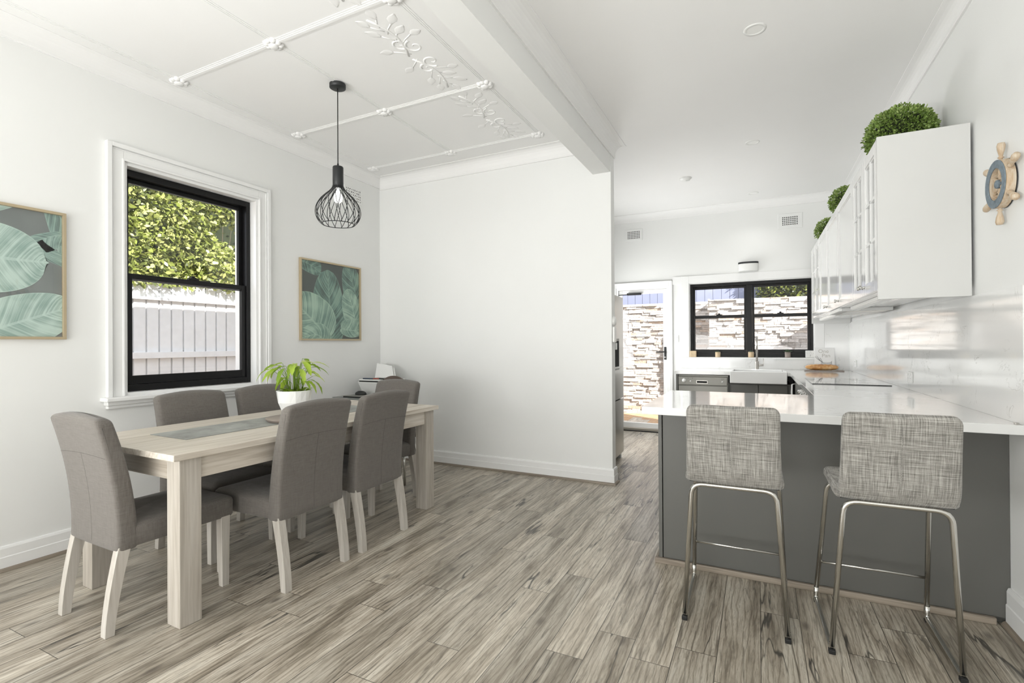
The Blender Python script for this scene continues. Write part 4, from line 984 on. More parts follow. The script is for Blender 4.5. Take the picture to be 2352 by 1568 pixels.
# rangehood slide-out and strips under cabinets
rh = thing('rangehood', 'slim white rangehood fitted under the wall cabinets over the cooktop', 'rangehood', (0, 0, 0))
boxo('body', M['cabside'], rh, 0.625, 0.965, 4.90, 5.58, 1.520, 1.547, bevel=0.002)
boxo('filter', M['steel'], rh, 0.66, 0.93, 4.95, 5.53, 1.516, 1.5195)
boxo('visor', M['plastic'], rh, 0.60, 0.624, 4.90, 5.58, 1.520, 1.546, bevel=0.002)
for (y0, y1, lb) in ((3.42, 4.75, 'white light strip under the nearest wall cabinets'), (5.68, 7.0, 'white light strip under the farthest wall cabinets')):
    t = thing('under_cabinet_light', lb, 'light strip', (0, 0, 0)); boxo('housing', M['plastic'], t, 0.66, 0.72, y0, y1, 1.522, 1.5475, bevel=0.003); boxo('diffuser', M['lens'], t, 0.665, 0.715, y0+.01, y1-.01, 1.518, 1.5215)

# ================================================================ TOPIARY BALLS
def topiary(loc, rad, n, seed, label, sq=0.86):
    t = thing('boxwood_ball', label, 'plant', loc); t['group'] = 'artificial boxwood balls on the wall cabinets'
    rr = random.Random(seed); b = MB()
    b.lathe([(rad*0.80*math.sin(PI*i/12), rad*sq*(1-0.80*math.cos(PI*i/12))) for i in range(13)], (0, 0, 0.0), 20)
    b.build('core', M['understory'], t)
    b = MB()
    for k in range(n):
        z = 1-2*(k+.5)/n; a = k*2.39996; q = math.sqrt(1-z*z)
        d = Vector((q*math.cos(a), q*math.sin(a), z)); lump = 1+0.07*noise.noise(d*3.1+Vector((seed, 0, 0)))
        rr_ = rad*lump*rr.uniform(0.86, 1.04); p = Vector((d.x*rr_, d.y*rr_, d.z*rr_*sq+rad*sq))
        if p.z < 0.004: p.z = 0.004
        for m_ in range(2):
            dv = (d+Vector((rr.uniform(-.8, .8), rr.uniform(-.8, .8), rr.uniform(-.6, .8)))).normalized()
            sd_ = dv.cross(Vector((rr.uniform(-1, 1), rr.uniform(-1, 1), rr.uniform(-1, 1)))).normalized(); s_ = rr.uniform(.0065, .0105)
            c = p+Vector((rr.uniform(-.008, .008),)*3)
            vs = [c, c+dv*s_*0.7+sd_*s_*0.62, c+dv*s_*1.5+sd_*s_*0.4, c+dv*s_*1.9, c+dv*s_*1.5-sd_*s_*0.4, c+dv*s_*0.7-sd_*s_*0.62]
            for q_ in vs: q_.z = max(q_.z, 0.003)
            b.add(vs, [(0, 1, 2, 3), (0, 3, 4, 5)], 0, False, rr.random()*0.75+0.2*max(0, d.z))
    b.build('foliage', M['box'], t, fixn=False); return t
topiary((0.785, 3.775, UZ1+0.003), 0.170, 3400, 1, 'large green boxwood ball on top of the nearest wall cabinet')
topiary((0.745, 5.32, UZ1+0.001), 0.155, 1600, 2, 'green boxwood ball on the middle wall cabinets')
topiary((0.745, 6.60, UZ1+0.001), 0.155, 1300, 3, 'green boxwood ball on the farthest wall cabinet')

# ================================================================ SHIP WHEEL
wh = thing('ship_wheel', 'small wooden ship wheel ornament with a blue ring hung on the right-hand wall', 'ornament', (XR-0.003, 2.965, 1.97))
def ringm(r0, r1, x0, x1, name, mat, par):
    b = MB(); b.lathe([(r0, x0), (r1, x0), (r1, x1), (r0, x1), (r0, x0)], (0, 0, 0), 40, 0, 'X', smooth=False); return b.build(name, mat, par, bevel=0.002)
# axis X : wheel face toward -x ; thickness .06
ringm(0.070, 0.107, -0.036, -0.003, 'rim', M['wheelwood'], wh)
ringm(0.070, 0.106, -0.041, -0.0365, 'rim_face', M['wheelblue'], wh)
ringm(0.070, 0.108, -0.0028, 0.0, 'rim_back', M['blackm'], wh)
MB().lathe([(0, -.040), (0.007, -.040), (0.009, -.037), (0.017, -.037), (0.019, -.033), (0.017, -.008), (0, -.008)], (0, 0, 0), 24, 0, 'X').build('hub', M['wheelblue'], wh)
hp = [(0.0, 0.018), (0.007, 0.020), (0.007, 0.03), (0.011, 0.036), (0.007, 0.042), (0.009, 0.055), (0.007, 0.066), (0.007, 0.112), (0.0125, 0.116), (0.007, 0.121), (0.0085, 0.130), (0.0135, 0.150), (0.0155, 0.168), (0.012, 0.180), (0.0, 0.182)]
for k in range(6):
    a = PI/2+k*PI/3+0.06; b = MB(); n = 14; vs = []
    d = Vector((0, math.cos(a), math.sin(a))); s1 = Vector((1, 0, 0)); s2 = d.cross(s1)
    for r, h in hp:
        for j in range(n):
            q = 2*PI*j/n; vs.append(d*h+s1*r*math.cos(q)+s2*r*math.sin(q)+Vector((-0.021, 0, 0)))
    b.add(vs, [(i*n+j, i*n+(j+1) % n, (i+1)*n+(j+1) % n, (i+1)*n+j) for i in range(len(hp)-1) for j in range(n)], 0, True)
    b.build('handle', M['wheelwood'], wh)

# ================================================================ PICTURES
def leafprint(name, bgc, cd, cm, cl):
    def lm(nm_, d, m_, l):
        mt, N, L, b = nm(nm_)
        uv = N.new('ShaderNodeUVMap'); uv.uv_map = 'UVMap'; sep = N.new('ShaderNodeSeparateXYZ'); L.new(uv.outputs[0], sep.inputs[0])
        at_ = mth(N, L, 'ABSOLUTE', mth(N, L, 'SUBTRACT', sep.outputs[1], 0.5))
        cb = N.new('ShaderNodeCombineXYZ'); L.new(mth(N, L, 'SUBTRACT', mth(N, L, 'MULTIPLY', sep.outputs[0], 1.0), mth(N, L, 'MULTIPLY', at_, 0.45)), cb.inputs[0]); L.new(mth(N, L, 'MULTIPLY', sep.outputs[1], 0.08), cb.inputs[1])
        n_ = tex(N, L, 'Noise', mapping(N, L, cb.outputs[0], (34, 6, 1)), Scale=1.0, Detail=3.0, Roughness=0.6)
        n2 = tex(N, L, 'Noise', mapping(N, L, uv.outputs[0], (3.2, 2.0, 1)), Scale=1.0, Detail=2.0)
        s_ = mth(N, L, 'ADD', mth(N, L, 'MULTIPLY', n_.outputs['Fac'], 0.62), mth(N, L, 'MULTIPLY', n2.outputs['Fac'], 0.42))
        col = ramp(N, L, s_, [(0.42, d), (0.51, m_), (0.60, l)])
        rib = mth(N, L, 'LESS_THAN', at_, 0.022); edge = mth(N, L, 'GREATER_THAN', at_, 0.485)
        col = mixc(N, L, mth(N, L, 'MULTIPLY', mth(N, L, 'MAXIMUM', rib, edge), 0.6), col, l)
        L.new(col, b.inputs['Base Color']); b.inputs['Roughness'].default_value = 0.6; return mt
    return [solid(name+'_background', bgc, 0.6, noise_amt=0.3, nscale=5), lm(name+'_leaf_light', cm, tuple((a+c)/2 for a, c in zip(cm, cl)), cl), lm(name+'_leaf_deep', cd, cm, tuple((a*0.6+c*.4) for a, c in zip(cm, cl)))]
def picture(label, y0, z0, size_y, size_z, leaves, mats):
    t = thing('framed_picture', label, 'picture', (XL, y0, z0)); fw_ = 0.016; dp = 0.026
    b = MB(); b.box(0.001, dp, 0, fw_, 0, size_z); b.box(0.001, dp, size_y-fw_, size_y, 0, size_z); b.box(0.001, dp, fw_, size_y-fw_, 0, fw_); b.box(0.001, dp, fw_, size_y-fw_, size_z-fw_, size_z)
    b.build('picture_frame', M['gold'], t, bevel=0.001)
    W_, H_ = size_y-2*fw_, size_z-2*fw_
    me = bpy.data.meshes.new('print'); bm = bmesh.new(); uvl = bm.loops.layers.uv.new('UVMap')
    vs = [bm.verts.new(v) for v in ((0.006, fw_, fw_), (0.006, fw_+W_, fw_), (0.006, fw_+W_, fw_+H_), (0.006, fw_, fw_+H_))]; bm.faces.new(vs)
    for li, (pts, wl, wr, mi) in enumerate(leaves):
        # pts midrib polyline in (u,v); wl/wr half widths
        P_ = smooth_prof(pts, 20); grid = []
        for i, p in enumerate(P_):
            a, c = P_[max(i-1, 0)], P_[min(i+1, 20)]; d = Vector((c[0]-a[0], c[1]-a[1])).normalized(); nn = Vector((-d.y, d.x)); s_ = i/20
            env = (math.sin(PI*min(1, s_*0.96+0.04)))**0.55 if s_ < .97 else 0.05
            row = []
            for j in range(7):
                q = j/6*2-1; hw = wl if q < 0 else wr
                x = p[0]-nn.x*q*hw*env+d.x*abs(q)*-0.02; y = p[1]-nn.y*q*hw*env
                row.append((bm.verts.new((0.0065+li*0.0006, fw_+x*W_, fw_+y*H_)), (s_, (q+1)/2)))
            grid.append(row)
        for i in range(20):
            for j in range(6):
                q = [grid[i][j], grid[i][j+1], grid[i+1][j+1], grid[i+1][j]]
                f = bm.faces.new([k[0] for k in q]); f.material_index = mi
                for lp, k in zip(f.loops, q): lp[uvl].uv = k[1]
    for co, no in (((0, fw_, 0), (0, -1, 0)), ((0, fw_+W_, 0), (0, 1, 0)), ((0, 0, fw_), (0, 0, -1)), ((0, 0, fw_+H_), (0, 0, 1))):
        bmesh.ops.bisect_plane(bm, geom=bm.verts[:]+bm.edges[:]+bm.faces[:], plane_co=co, plane_no=no, clear_outer=True, dist=1e-6)
    bm.to_mesh(me); bm.free()
    for mm in mats: me.materials.append(mm)
    o = bpy.data.objects.new('print', me); C.objects.link(o); o.parent = t
    boxo('glazing', M['glass'], t, 0.0135, 0.015, fw_, size_y-fw_, fw_, size_z-fw_)
    return t
m1 = leafprint('misty_palm_print', (0.20, 0.22, 0.215), (0.15, 0.22, 0.20), (0.28, 0.41, 0.36), (0.56, 0.70, 0.63))
m2 = leafprint('banana_leaf_print', (0.045, 0.065, 0.055), (0.04, 0.08, 0.068), (0.13, 0.25, 0.20), (0.42, 0.60, 0.47))
picture('large framed banana leaf print on the left wall, cut by the photo edge', 0.755, 1.312, 0.782, 0.776,
        [([(0.9, 1.3), (1.05, .8), (1.2, .4)], .12, .10, 2), ([(1.02, .85), (.90, .80), (.82, .72), (1.15, .55)], .10, .05, 2), ([(0.2, .62), (.6, .60), (.92, .60)], .27, .27, 1), ([(.3, .9), (.55, 1.02), (.80, 1.12)], .26, .10, 1), ([(.1, .15), (.5, .18), (.68, .22)], .17, .14, 1), ([(.4, -.03), (.75, .12), (1.1, .27)], .20, .22, 1), ([(.0, .3), (.3, .4), (.5, .9)], .15, .15, 2)], m1)
picture('framed banana leaf print between the window and the room corner', 3.292, 1.312, 0.79, 0.778,
        [([(-.05, 1.0), (.15, .95), (.33, .86)], .16, .10, 2), ([(1.02, .45), (.92, .68), (.78, 1.06)], .22, .18, 2), ([(.50, -.1), (.47, .35), (.43, .92)], .30, .26, 2), ([(.44, .0), (.2, .22), (-.15, .50)], .25, .34, 1), ([(.95, .12), (.88, .42), (.77, .70)], .20, .14, 1), ([(.66, .15), (.9, .12), (1.2, .18)], .17, .10, 1), ([(.4, -.1), (.25, .05), (-.1, -.02)], .10, .16, 1)], m2)

# ================================================================ CORNER DESK AREA
dk = thing('corner_desk', 'small grey desk in the far room corner behind the dining table', 'desk', (0, 0, 0))
boxo('desktop', M['desk'], dk, -3.815, -3.32, 3.66, 4.385, 0.728, 0.748, bevel=0.003)
for x in (-3.79, -3.345):
    for y in (3.69, 4.34): boxo('leg', M['trim'], dk, x-.015, x+.015, y-.015, y+.015, 0, 0.728, bevel=0.002)
pr_ = thing('printer', 'white tapered desktop printer with its paper tray raised on the corner desk', 'printer', (-3.53, 4.06, 0.7485), math.radians(0))
b = MB(); b.quadbox([(-0.16, -0.10, 0), (0.16, -0.10, 0), (0.16, 0.13, 0), (-0.16, 0.13, 0)], [(-0.20, -0.14, 0.135), (0.20, -0.14, 0.135), (0.20, 0.15, 0.135), (-0.20, 0.15, 0.135)])
b.build('printer_body', M['plastic'], pr_, bevel=0.008, seg=3)
boxo('slot', M['dark'], pr_, -0.185, 0.185, -0.130, 0.14, 0.1355, 0.146)
boxo('lid', M['plastic'], pr_, -0.195, 0.19, -0.125, 0.145, 0.1465, 0.160, bevel=0.004)
b = MB(); b.quadbox([(-0.18, 0.10, 0.16), (0.10, 0.10, 0.16), (0.10, 0.112, 0.16), (-0.18, 0.112, 0.16)], [(-0.22, 0.175, 0.27), (0.02, 0.175, 0.27), (0.02, 0.185, 0.27), (-0.22, 0.185, 0.27)])
b.build('paper_support', M['plastic'], pr_, bevel=0.002)
b = MB(); b.quadbox([(-0.17, 0.090, 0.165), (0.09, 0.090, 0.165), (0.09, 0.094, 0.165), (-0.17, 0.094, 0.165)], [(-0.205, 0.165, 0.315), (0.0, 0.165, 0.29), (0.0, 0.167, 0.29), (-0.205, 0.167, 0.315)])
pg = b.build('sheet_of_paper', M['paper'], pr_)
for k, (mt_, x0_, y0_, x1_, y1_) in enumerate((('bluep', -0.17, -0.09, -0.02, -0.06), ('red', -0.05, -0.07, 0.02, -0.05), ('dark', 0.0, -0.05, 0.15, -0.07))):
    o = MB().tube([(0, 0, 0), (x1_-x0_, y1_-y0_, 0)], 0.006, 8).build('pen', M[mt_]); o.location = (-3.53+x0_, 4.06+y0_, 0.7485+0.1665)
    tag(o, ['navy pen lying on the white printer lid', 'short red pen lying on the white printer lid', 'black pen lying at the right end of the printer lid'][k], 'pen', 'pens on the printer')
ms = MB(); ms.lathe([(0.0, 0.038), (0.018, 0.036), (0.034, 0.024), (0.040, 0.008), (0.038, 0.0), (0, 0)], (0, 0, 0), 20)
mo = ms.build('computer_mouse', M['blackm']); mo.scale = (1.5, 1.0, 1.0); mo.location = (-3.60, 3.83, 0.7655); mo.rotation_euler = (0, 0, 0.3)
tag(mo, 'black computer mouse on the corner desk left of the printer', 'computer mouse')
lp = thing('laptop', 'closed dark laptop lying on the corner desk in front of the printer', 'laptop', (-3.52, 3.80, 0.7485))
boxo('base', M['blackm'], lp, -0.17, 0.17, -0.12, 0.12, 0, 0.010, bevel=0.002); boxo('lid', M['dwsteel'], lp, -0.17, 0.17, -0.12, 0.12, 0.0105, 0.0165, bevel=0.002)
dc = thing('desk_chair', 'dark brown round-backed chair at the corner desk, mostly hidden by a dining chair', 'chair', (-2.97, 3.57, 0), 0)
b = MB(); n = 40; r = 0.20; pts0 = [(r*math.cos(2*PI*i/n), 0, 0.785+r*math.sin(2*PI*i/n)) for i in range(n)]
b.add(pts0+[(x, .018, z) for x, y, z in pts0], [tuple(range(n))[::-1], tuple(range(n, 2*n))]+[(i, (i+1) % n, n+(i+1) % n, n+i) for i in range(n)]); b.build('backrest', M['brownchair'], dc, bevel=0.003)
MB().lathe([(0, .43), (0.19, .43), (0.195, .44), (0.19, .455), (0, .455)], (0, 0.13, 0), 32).build('seat', M['brownchair'], dc)
MB().tube([(0, 0.012, 0.62), (0, 0.0, 0.50), (0, 0.06, 0.435)], 0.012, 8).build('back_support', M['chrome'], dc)
for k in range(4):
    a = PI/4+k*PI/2; MB().tube([(0.10*math.cos(a), 0.13+0.10*math.sin(a), 0.43), (0.16*math.cos(a), 0.13+0.16*math.sin(a), 0.0)], 0.011, 8).build('leg', M['chrome'], dc)

# ================================================================ FRIDGE
fr = thing('refrigerator', 'tall stainless steel refrigerator beside the glass door', 'refrigerator', (0, 0, 0))
FX = -1.335
boxo('cabinet', M['dwsteel'], fr, -2.03, FX-0.045, 4.62, 5.51, 0.03, 1.770, bevel=0.004)
def fdoor(y0, y1, z0, z1):
    b = MB(); n = 10; vs = []
    prof = [(FX-0.042, y0)]+[(FX-0.042+0.042*(1-abs(2*i/n-1)**3)*1.0, y0+(y1-y0)*i/n) for i in range(n+1)]+[(FX-0.042, y1)]
    prof = [(FX-0.042, y0), (FX-0.012, y0+0.002)]+[(FX-0.008+0.010*(1-(2*i/n-1)**2), y0+0.02+(y1-y0-0.04)*i/n) for i in range(n+1)]+[(FX-0.012, y1-0.002), (FX-0.042, y1)]
    b.extrude(prof, z0, z1, lambda u, v, t: (u, v, t)); return b.build('door', M['steel'], fr, bevel=0.002)
d1 = fdoor(4.625, 5.505, 0.672, 1.768)
d2 = fdoor(4.625, 5.505, 0.075, 0.660)
b = MB(); b.box(FX-0.001, FX+0.006, 4.93, 5.27, 0.985, 1.315); b.box(FX+0.002, FX+0.0075, 4.955, 5.245, 1.01, 1.29, 1)
dsp = b.build('water_dispenser', [M['dwsteel'], M['dark']], d1, bevel=0.002)
boxo('tray', M['plastic'], dsp, FX+0.0075, FX+0.022, 4.96, 5.24, 1.005, 1.022, bevel=0.002)
boxo('spout', M['plastic'], dsp, FX+0.0075, FX+0.02, 5.07, 5.13, 1.20, 1.27, bevel=0.004)
for y in (4.66, 5.46): boxo('foot', M['plastic'], fr, FX-0.09, FX-0.03, y-.02, y+.02, 0, 0.05, bevel=0.003)
for y in (4.66, 5.46): boxo('foot', M['plastic'], fr, -2.0, -1.94, y-.02, y+.02, 0, 0.03)

# ================================================================ ITEMS ON NIB / WALL SWITCHES
o = MB().lathe([(0, .028), (0.024, .026), (0.040, .018), (0.044, .0)], (0, 0, 0), 28, 0, 'X').build('thermostat', M['plastic']); o.location = (-1.1795, 4.463, 1.468)
tag(o, 'round white wall sensor on the narrow end of the dining wall', 'sensor')
o = boxo('wall_phone', M['plastic'], None, 0, 0.022, -0.035, 0.035, -0.07, 0.07, bevel=0.006); o.location = (-1.1795, 4.46, 1.345)
tag(o, 'white rectangular control box just below the round sensor', 'control box')
def plate(name, label, loc, axis, w_, h_, sw=2, cat='power outlet'):
    t = thing(name, label, cat, loc); a, h2 = w_/2, h_/2
    if axis == 'X':
        boxo('plate', M['plastic'], t, -0.010, 0, -a, a, -h2, h2, bevel=0.002)
        for k in range(sw): boxo('switch', M['plastic'], t, -0.015, -0.0102, (k*2-1)*a*.5-.006, (k*2-1)*a*.5+.006, h2*.3, h2*.75, bevel=0.001)
        b = MB()
        for k in range(sw):
            cy = (k*2-1)*a*.5
            for dy, dz, an in ((-.008, 0, .5), (.008, 0, -.5), (0, -.014, 0)):
                ca, sa = math.cos(an), math.sin(an)
                b.add([(-0.0103, cy+dy+p*ca-q*sa, -h2*.25+dz+p*sa+q*ca) for p, q in ((-.0012, -.004), (.0012, -.004), (.0012, .004), (-.0012, .004))], [(0, 1, 2, 3)])
        b.build('socket_slots', M['dark'], t)
    else:
        boxo('plate', M['plastic'], t, -a, a, -0.008, 0, -h2, h2, bevel=0.002); boxo('switch', M['plastic'], t, -.006, .006, -0.012, -0.0082, .005, .028, bevel=0.001)
    return t
plate('power_outlet', 'white double power outlet on the stone splashback nearest the bar', (XR-0.0142, 4.50, 1.01), 'X', 0.115, 0.075)
plate('power_outlet', 'white double power outlet on the splashback near the far corner', (XR-0.0142, 6.75, 1.02), 'X', 0.115, 0.075)
plate('light_switch', 'white light switch between the glass door and the kitchen window', (-1.015, YK-0.0002, 1.322), 'Y', 0.05, 0.10, 1, 'light switch')
# wall lamp over window
wl = thing('wall_light', 'white half-round wall light with a black top above the kitchen window', 'wall light', (-0.11, YK, 2.262))
b = MB(); pf = [(-0.115, -0.002), (-0.115, -0.03)]+[(0.115*math.sin(a), -0.03-0.055*math.cos(a)) for a in [(-PI/2+PI*i/14) for i in range(1, 14)]]+[(0.115, -0.03), (0.115, -0.002)]
b.extrude(pf, -0.065, 0.030, lambda u, v, t_: (u, v, t_)); b.build('shade', M['plastic'], wl, bevel=0.002)
b = MB(); b.extrude([(x*1.04, y*1.04 if y < -.01 else y) for x, y in pf], 0.0305, 0.052, lambda u, v, t_: (u, v, t_)); b.build('top_band', M['blackm'], wl, bevel=0.002)
boxo('back_plate', M['plastic'], wl, -0.125, 0.125, -0.006, -0.0005, -0.05, 0.06, bevel=0.002)

# downlights & smoke alarm
dl = thing('downlight', 'recessed round ceiling downlight nearest the camera', 'downlight', (-0.005, 3.243, ZCK), 0, 'kitchen downlights')
MB().lathe([(0.043, -0.001), (0.046, -0.005), (0.060, -0.004), (0.062, 0.0)], (0, 0, 0), 36).build('bezel', M['plastic'], dl)
MB().lathe([(0.0, -0.002), (0.044, -0.0015)], (0, 0, 0), 36).build('lens', M['lens'], dl)
dup(dl, (-0.036, 5.07, ZCK), 0, 'recessed round ceiling downlight in the middle of the kitchen ceiling', 'kitchen downlights')
dup(dl, (-0.044, 6.80, ZCK), 0, 'recessed round ceiling downlight farthest away, before the kitchen window', 'kitchen downlights')
sa = thing('smoke_alarm', 'white round smoke alarm on the kitchen ceiling near the passage', 'smoke alarm', (-0.716, 5.83, ZCK))
MB().lathe([(0.0, -0.030), (0.04, -0.028), (0.055, -0.018), (0.064, -0.010), (0.066, 0.0)], (0, 0, 0), 36).build('casing', M['plastic'], sa)
boxo('button', M['cabside'], sa, 0.005, 0.045, -0.012, 0.012, -0.032, -0.027, bevel=0.002)

# ================================================================ WINDOW SILL ORNAMENTS
zs = KZ0+0.0002; ys_ = YK-0.012
def block(x, label, mt_, w_=0.085, h_=0.085):
    t = thing('sill_block', label, 'ornament', (x, ys_, zs)); boxo('block', mt_, t, -w_/2, w_/2, -0.025, 0.025, 0, h_, bevel=0.006)
    b = MB(); rr = random.Random(int(x*100))
    for k in range(16):
        px_, pz_ = rr.uniform(-w_*.4, w_*.4), rr.uniform(.01, h_*.9); s_ = rr.uniform(.0012, .0025)
        b.add([(px_+s_*math.cos(q*PI/3), -0.0254, pz_+s_*math.sin(q*PI/3)) for q in range(6)], [tuple(range(6))])
    b.build('speckles', M['dark'], t); return t
block(-0.800, 'speckled timber block at the left end of the kitchen window sill', M['potwood'])
block(0.575, 'white speckled block at the right end of the kitchen window sill', M['plastic'], 0.095, 0.09)
def sillpot(x, label, mt_, kind, r=0.032, h_=0.07):
    t = thing('succulent_pot', label, 'plant', (x, ys_, zs)); 
    MB().lathe([(0, 0), (r*.93, 0), (r, .004), (r, h_), (r*.88, h_), (r*.85, h_-.008), (0, h_-.008)], (0, 0, 0), 28).build('pot', mt_, t)
    b = MB(); rr = random.Random(int(x*77)+9)
    if kind == 'dome':
        b.lathe([(r*.85*math.cos(a), h_-.01+.028*math.sin(a)) for a in [PI/2*i/8 for i in range(9)]], (0, 0, 0), 20); b.build('cactus', M['succ'], t)
    else:
        for ring_, (n_, el, l_) in enumerate(((9, .35, .040), (8, .8, .036), (5, 1.25, .030))):
            for k in range(n_):
                a = 2*PI*k/n_+ring_*.4; d = Vector((math.cos(a)*math.cos(el), math.sin(a)*math.cos(el), math.sin(el))); l2 = l_*kind
                sd_ = Vector((-math.sin(a), math.cos(a), 0)); p = Vector((0, 0, h_-.008)); u_ = sd_.cross(d)
                vs = []
                for (t_, w2) in ((0, .004), (.5, .0075), (.85, .005), (1, .0004)):
                    c = p+d*l2*t_; vs += [c-sd_*w2, c+u_*w2*.5, c+sd_*w2, c-u_*w2*.5]
                b.add(vs, [(i*4+j, i*4+(j+1) % 4, (i+1)*4+(j+1) % 4, (i+1)*4+j) for i in range(3) for j in range(4)]+[(0, 1, 2, 3)], 0, True, rr.random())
        b.build('succulent', M['succ'], t)
    return t
sillpot(-0.487, 'small dark succulent in a bamboo pot, second from the left on the window sill', M['potwood'], 0.9)
sillpot(-0.086, 'round cactus in a bamboo pot left of the tap on the window sill', M['potwood'], 'dome', 0.034, 0.072)
sillpot(0.333, 'spiky dark succulent in a pale pot, right of the tap on the window sill', M['tray'], 1.5, 0.033, 0.072)

# ================================================================ BOOK + BREAD
bk = thing('cookbook', 'white cookbook standing against the splashback in the kitchen corner', 'book', (0.725, 7.135, ZT+0.0004))
b = MB(); lean = 0.045
b.quadbox([(-.105, 0, 0), (.105, 0, 0), (.105, .02, 0), (-.105, .02, 0)], [(-.105, lean, .275), (.105, lean, .275), (.105, lean+.02, .275), (-.105, lean+.02, .275)])
cv = b.build('cover', M['paper'], bk, bevel=0.001)
m_txt = solid('pale_grey_ink', (0.52, 0.50, 0.46), 0.8)
def text(s_, x, z, size, par):
    cu = bpy.data.curves.new('title', 'FONT'); cu.body = s_; cu.size = size; cu.extrude = 0.0003; o = bpy.data.objects.new('title', cu); C.objects.link(o); o.parent = par
    cu.materials.append(m_txt); bpy.context.view_layer.update()
    me = bpy.data.meshes.new_from_object(o); bpy.data.objects.remove(o); o = bpy.data.objects.new('title_lettering', me); C.objects.link(o); o.parent = par
    o.rotation_euler = (PI/2-math.atan2(lean, .275), 0, 0); o.location = (x, lean*z/.275-0.0008, z); return o
text('One', -0.065, 0.215, 0.062, cv); text('Pan', -0.028, 0.162, 0.062, cv)
b = MB(); f_ = lambda x, z: (x, lean*z/.275-0.0012, z)
for k in range(4): b.tube([f_(-.10+.018*k, .17-.012*k+.02*(k % 2)), f_(-.055+.012*k, .12-.008*k)], 0.0014, 5)
for k in range(3): b.tube([f_(.02+.055*math.cos(a), .115-.012*k+.022*math.sin(a)) for a in [PI+PI*i/10 for i in range(11)]], 0.0013, 5)
b.build('cover_drawing', M['dark'], cv)
mt, N, L, bs = nm('crusty_bread'); tc = N.new('ShaderNodeTexCoord'); n_ = tex(N, L, 'Noise', tc.outputs['Object'], Scale=18.0, Detail=5.0)
L.new(ramp(N, L, n_.outputs['Fac'], [(0.35, (0.42, 0.17, 0.04)), (0.55, (0.66, 0.34, 0.11)), (0.7, (0.80, 0.55, 0.28))]), bs.inputs['Base Color']); bs.inputs['Roughness'].default_value = 0.35; bs.inputs['Coat Weight'].default_value = 0.5
M['bread'] = mt
bd = boxo('bread_board', M['tray'], None, 0.50, 0.90, 6.93, 7.08, ZT+0.0004, ZT+0.012, bevel=0.003); tag(bd, 'thin dark wooden board under the bread in the kitchen corner', 'chopping board')
br = thing('baguette', 'golden bread loaf in clear wrapping on the dark board by the cookbook', 'bread', (0.68, 7.0, ZT+0.0125))
b = MB(); rr = random.Random(4); n = 24; vs = []; K = 16
for i in range(n):
    t_ = i/(n-1); e = (1-abs(2*t_-1)**3.2)**.5*(1+.06*math.sin(i*1.9)); x = -0.175+0.35*t_
    for j in range(K):
        a = 2*PI*j/K; vs.append((x, 0.045*e*math.cos(a)*(1+.03*math.sin(3*a+i)), max(0.0, 0.034+0.036*e*math.sin(a))))
b.add(vs, [(i*K+j, i*K+(j+1) % K, (i+1)*K+(j+1) % K, (i+1)*K+j) for i in range(n-1) for j in range(K)], 0, True); b.build('loaf', M['bread'], br)
b = MB(); vs = [(x*1.09, y*1.12, z*1.08 if z > .01 else 0.0005) for x, y, z in vs]
b.add(vs, [(i*K+j, i*K+(j+1) % K, (i+1)*K+(j+1) % K, (i+1)*K+j) for i in range(n-1) for j in range(K)], 0, False); b.build('wrapping', glass('clear_plastic_wrap', (.97, .97, .97), 1.25), br)

# ================================================================ OUTSIDE
GZ = -0.12
struct(MB().box(-14, 12, YKo, 20, GZ-0.3, GZ).box(-14, XO, -8, YKo, GZ-0.3, GZ).build('ground', M['paving']))
# house roof slab (keeps sun out and shades the side fence)
struct(MB().box(XO-0.06, XR+0.25, YR-0.15, YKo, 3.4, 3.50).build('roof', M['extwall']))
# left fence at X=-6.5
fnc = thing('paling_fence', 'white painted paling fence outside the dining window', 'fence', (-6.5, 0, 0))
y = -1.0; k = 0
while y < 8.0:
    MB().box(0, 0.018, y, y+0.122, GZ, 2.02).build('paling', M['fenceW'], fnc, bevel=0.003); y += 0.141; k += 1
for z0, z1 in ((1.120, 1.195), (0.25, 0.33)): boxo('rail', M['fenceW'], fnc, 0.0185, 0.055, -1, 8.0, z0, z1, bevel=0.003)
boxo('top_rail', M['fenceW'], fnc, -0.02, 0.07, -1, 8.0, 1.815, 1.845, bevel=0.003)
boxo('backing', M['fenceW'], fnc, -0.03, -0.001, -1, 8.0, GZ, 2.0)
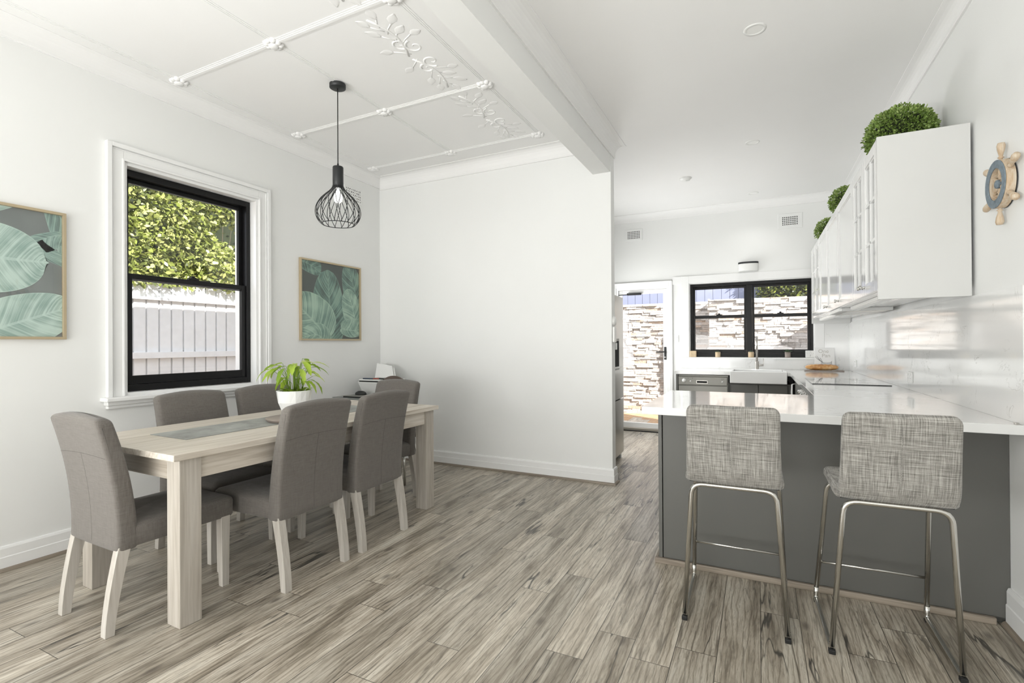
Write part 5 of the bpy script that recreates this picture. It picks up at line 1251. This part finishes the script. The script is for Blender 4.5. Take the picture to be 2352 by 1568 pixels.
# hedge over the fence
def hedge(name, label, box, n, size, seed, corebox=None, mat='hedge', front='x'):
    t = thing(name, label, 'hedge', ((box[0]+box[1])/2, (box[2]+box[3])/2, GZ)); ox, oy, oz = t.location; rr = random.Random(seed)
    b = MB()
    for k in range(n):
        # surface shell biased to viewer side
        y_ = rr.uniform(box[2], box[3]); z_ = rr.uniform(box[4], box[5]); x_ = rr.uniform(box[0], box[1])
        if front == 'x': x_ = box[1]-abs(rr.gauss(0, .22))+0.25*noise.noise(Vector((y_*1.6, z_*1.6, seed)))
        else: y_ = box[2]+min(.24, abs(rr.gauss(0, .12)))-0.15*noise.noise(Vector((x_*1.6, z_*1.6, seed)))
        if noise.noise(Vector((seed, y_*1.0, z_*1.3+seed)))-max(0, z_-3.1)*0.5 < -0.46: continue
        low = box[4]+0.10*noise.noise(Vector((x_*3, y_*3, 4)))
        if z_ < low: continue
        p = Vector((x_-ox, y_-oy, z_-oz)); d = Vector((rr.uniform(-.6, 1), rr.uniform(-1, 1), rr.uniform(-1, .3))) if front == 'x' else Vector((rr.uniform(-1, 1), rr.uniform(-1, .6), rr.uniform(-1, .3)))
        d.normalize(); sd_ = d.cross(Vector((rr.uniform(-1, 1), rr.uniform(-1, 1), rr.uniform(-1, 1)))).normalized(); s_ = size*rr.uniform(.7, 1.3)
        vs = [p, p+d*s_*.4+sd_*s_*.30, p+d*s_*.8+sd_*s_*.22, p+d*s_*1.15, p+d*s_*.8-sd_*s_*.22, p+d*s_*.4-sd_*s_*.30]
        b.add(vs, [(0, 1, 2, 3), (0, 3, 4, 5)], 0, False, rr.random())
    b.build('leaves', M[mat], t, fixn=False)
    cb_ = corebox or box
    b = MB()
    for k in range(40):
        y_ = rr.uniform(box[2], box[3]); x_ = rr.uniform(box[0], box[1]); p0 = Vector((cb_[0]-ox+(0.9 if front == 'x' else x_-cb_[0]), (y_-oy if front == 'x' else cb_[2]-oy-.03), 2.0)); p1 = p0+Vector((rr.uniform(-.05, .9) if front == 'x' else rr.uniform(-.3, .3), rr.uniform(-.6, .6) if front == 'x' else rr.uniform(-.1, .02), rr.uniform(.5, box[5]-GZ-2.0)))
        b.tube([p0, (p0+p1)/2+Vector((0, rr.uniform(-.2, .2), 0)), p1], [0.02, .012, .004], 5)
    b.build('branches', M['branch'], t)
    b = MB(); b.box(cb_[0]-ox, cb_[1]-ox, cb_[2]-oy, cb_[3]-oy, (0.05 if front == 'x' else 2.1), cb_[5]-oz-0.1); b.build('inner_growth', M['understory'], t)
    return t
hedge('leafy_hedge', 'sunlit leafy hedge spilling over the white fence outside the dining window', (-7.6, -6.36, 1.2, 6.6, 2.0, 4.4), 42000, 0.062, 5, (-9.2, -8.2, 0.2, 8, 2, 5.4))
# courtyard stone wall: two planes
sw = thing('stone_wall', 'stacked ledgestone courtyard wall seen through the kitchen window', 'wall', (0, 9.3, GZ)); 
def ledge_panel(b, axis_y, x0, x1, seed):
    rr = random.Random(seed); z = 0.0
    while z < 2.12:
        h = rr.choice((0.026, 0.034, 0.042, 0.055)); h = min(h, 2.13-z); x = x0-rr.random()*.2
        while x < x1:
            l = rr.uniform(.05, .34); a, c = max(x, x0), min(x+l, x1)
            if c-a > .01:
                dp = rr.uniform(.004, .055); hh = h
                b.box(a, c-.003, axis_y-dp-9.3, axis_y+.05-9.3, z, z+hh-.0035, 0, rr.random())
            x += l
        z += h
b = MB(); ledge_panel(b, 9.3, -0.76, 2.2, 1); b.box(-0.75, 2.2, 0.04, 0.6, 0, 2.12, 0, 0.3)
b.build('projecting_face', M['ledge'], sw)
b = MB(); ledge_panel(b, 9.9, -5.5, -0.74, 2); b.box(-5.5, -0.74, 0.64, 0.9, 0, 2.15, 0, 0.3)
b.build('recessed_face', M['ledge'], sw)
b = MB(); rr = random.Random(9); z = 0
while z < 2.12:
    h = 0.05; b.box(-0.775-rr.uniform(0, .02), -0.755, 0.0, 0.61, z, z+h-.003, 0, rr.choice((.9, .92, .5))); z += h
b.build('return_face', M['ledge'], sw)
bf = thing('board_fence', 'vertical board fence with blue shade in its colour above the courtyard stone wall', 'fence', (0, 10.5, GZ))
x = -5.5
rr = random.Random(2)
while x < 0.6:
    MB().box(x, x+0.146, 0, 0.02, 0, 3.4).build('board', M['boards'], bf, bevel=0.003); x += 0.152
boxo('backing', M['boards'], bf, -5.5, 0.6, 0.021, 0.05, 0, 3.4)
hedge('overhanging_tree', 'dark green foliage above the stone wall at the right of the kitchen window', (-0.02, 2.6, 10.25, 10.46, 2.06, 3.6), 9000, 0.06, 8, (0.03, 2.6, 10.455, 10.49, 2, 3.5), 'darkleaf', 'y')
# side fence that throws the diagonal shadow on the stone wall
sf = thing('side_fence', 'timber side fence closing the courtyard on the right', 'fence', (1.32, 0, GZ))
y = YKo+0.02
while y < 9.2:
    MB().box(0, 0.02, y, y+0.12, 0, 2.14).build('paling', M['fenceW'], sf, bevel=0.003); y += 0.122
boxo('rail', M['fenceW'], sf, 0.0205, 0.06, YKo+.02, 9.22, 1.6, 1.68)
dm = boxo('doormat', solid('brown_coir', (0.16, 0.09, 0.05), 0.95, noise_amt=0.4, nscale=80), None, -1.75, -1.20, YKo+0.10, YKo+0.50, GZ, GZ+0.02, bevel=0.004)
tag(dm, 'brown doormat on the paving outside the glass door', 'doormat')
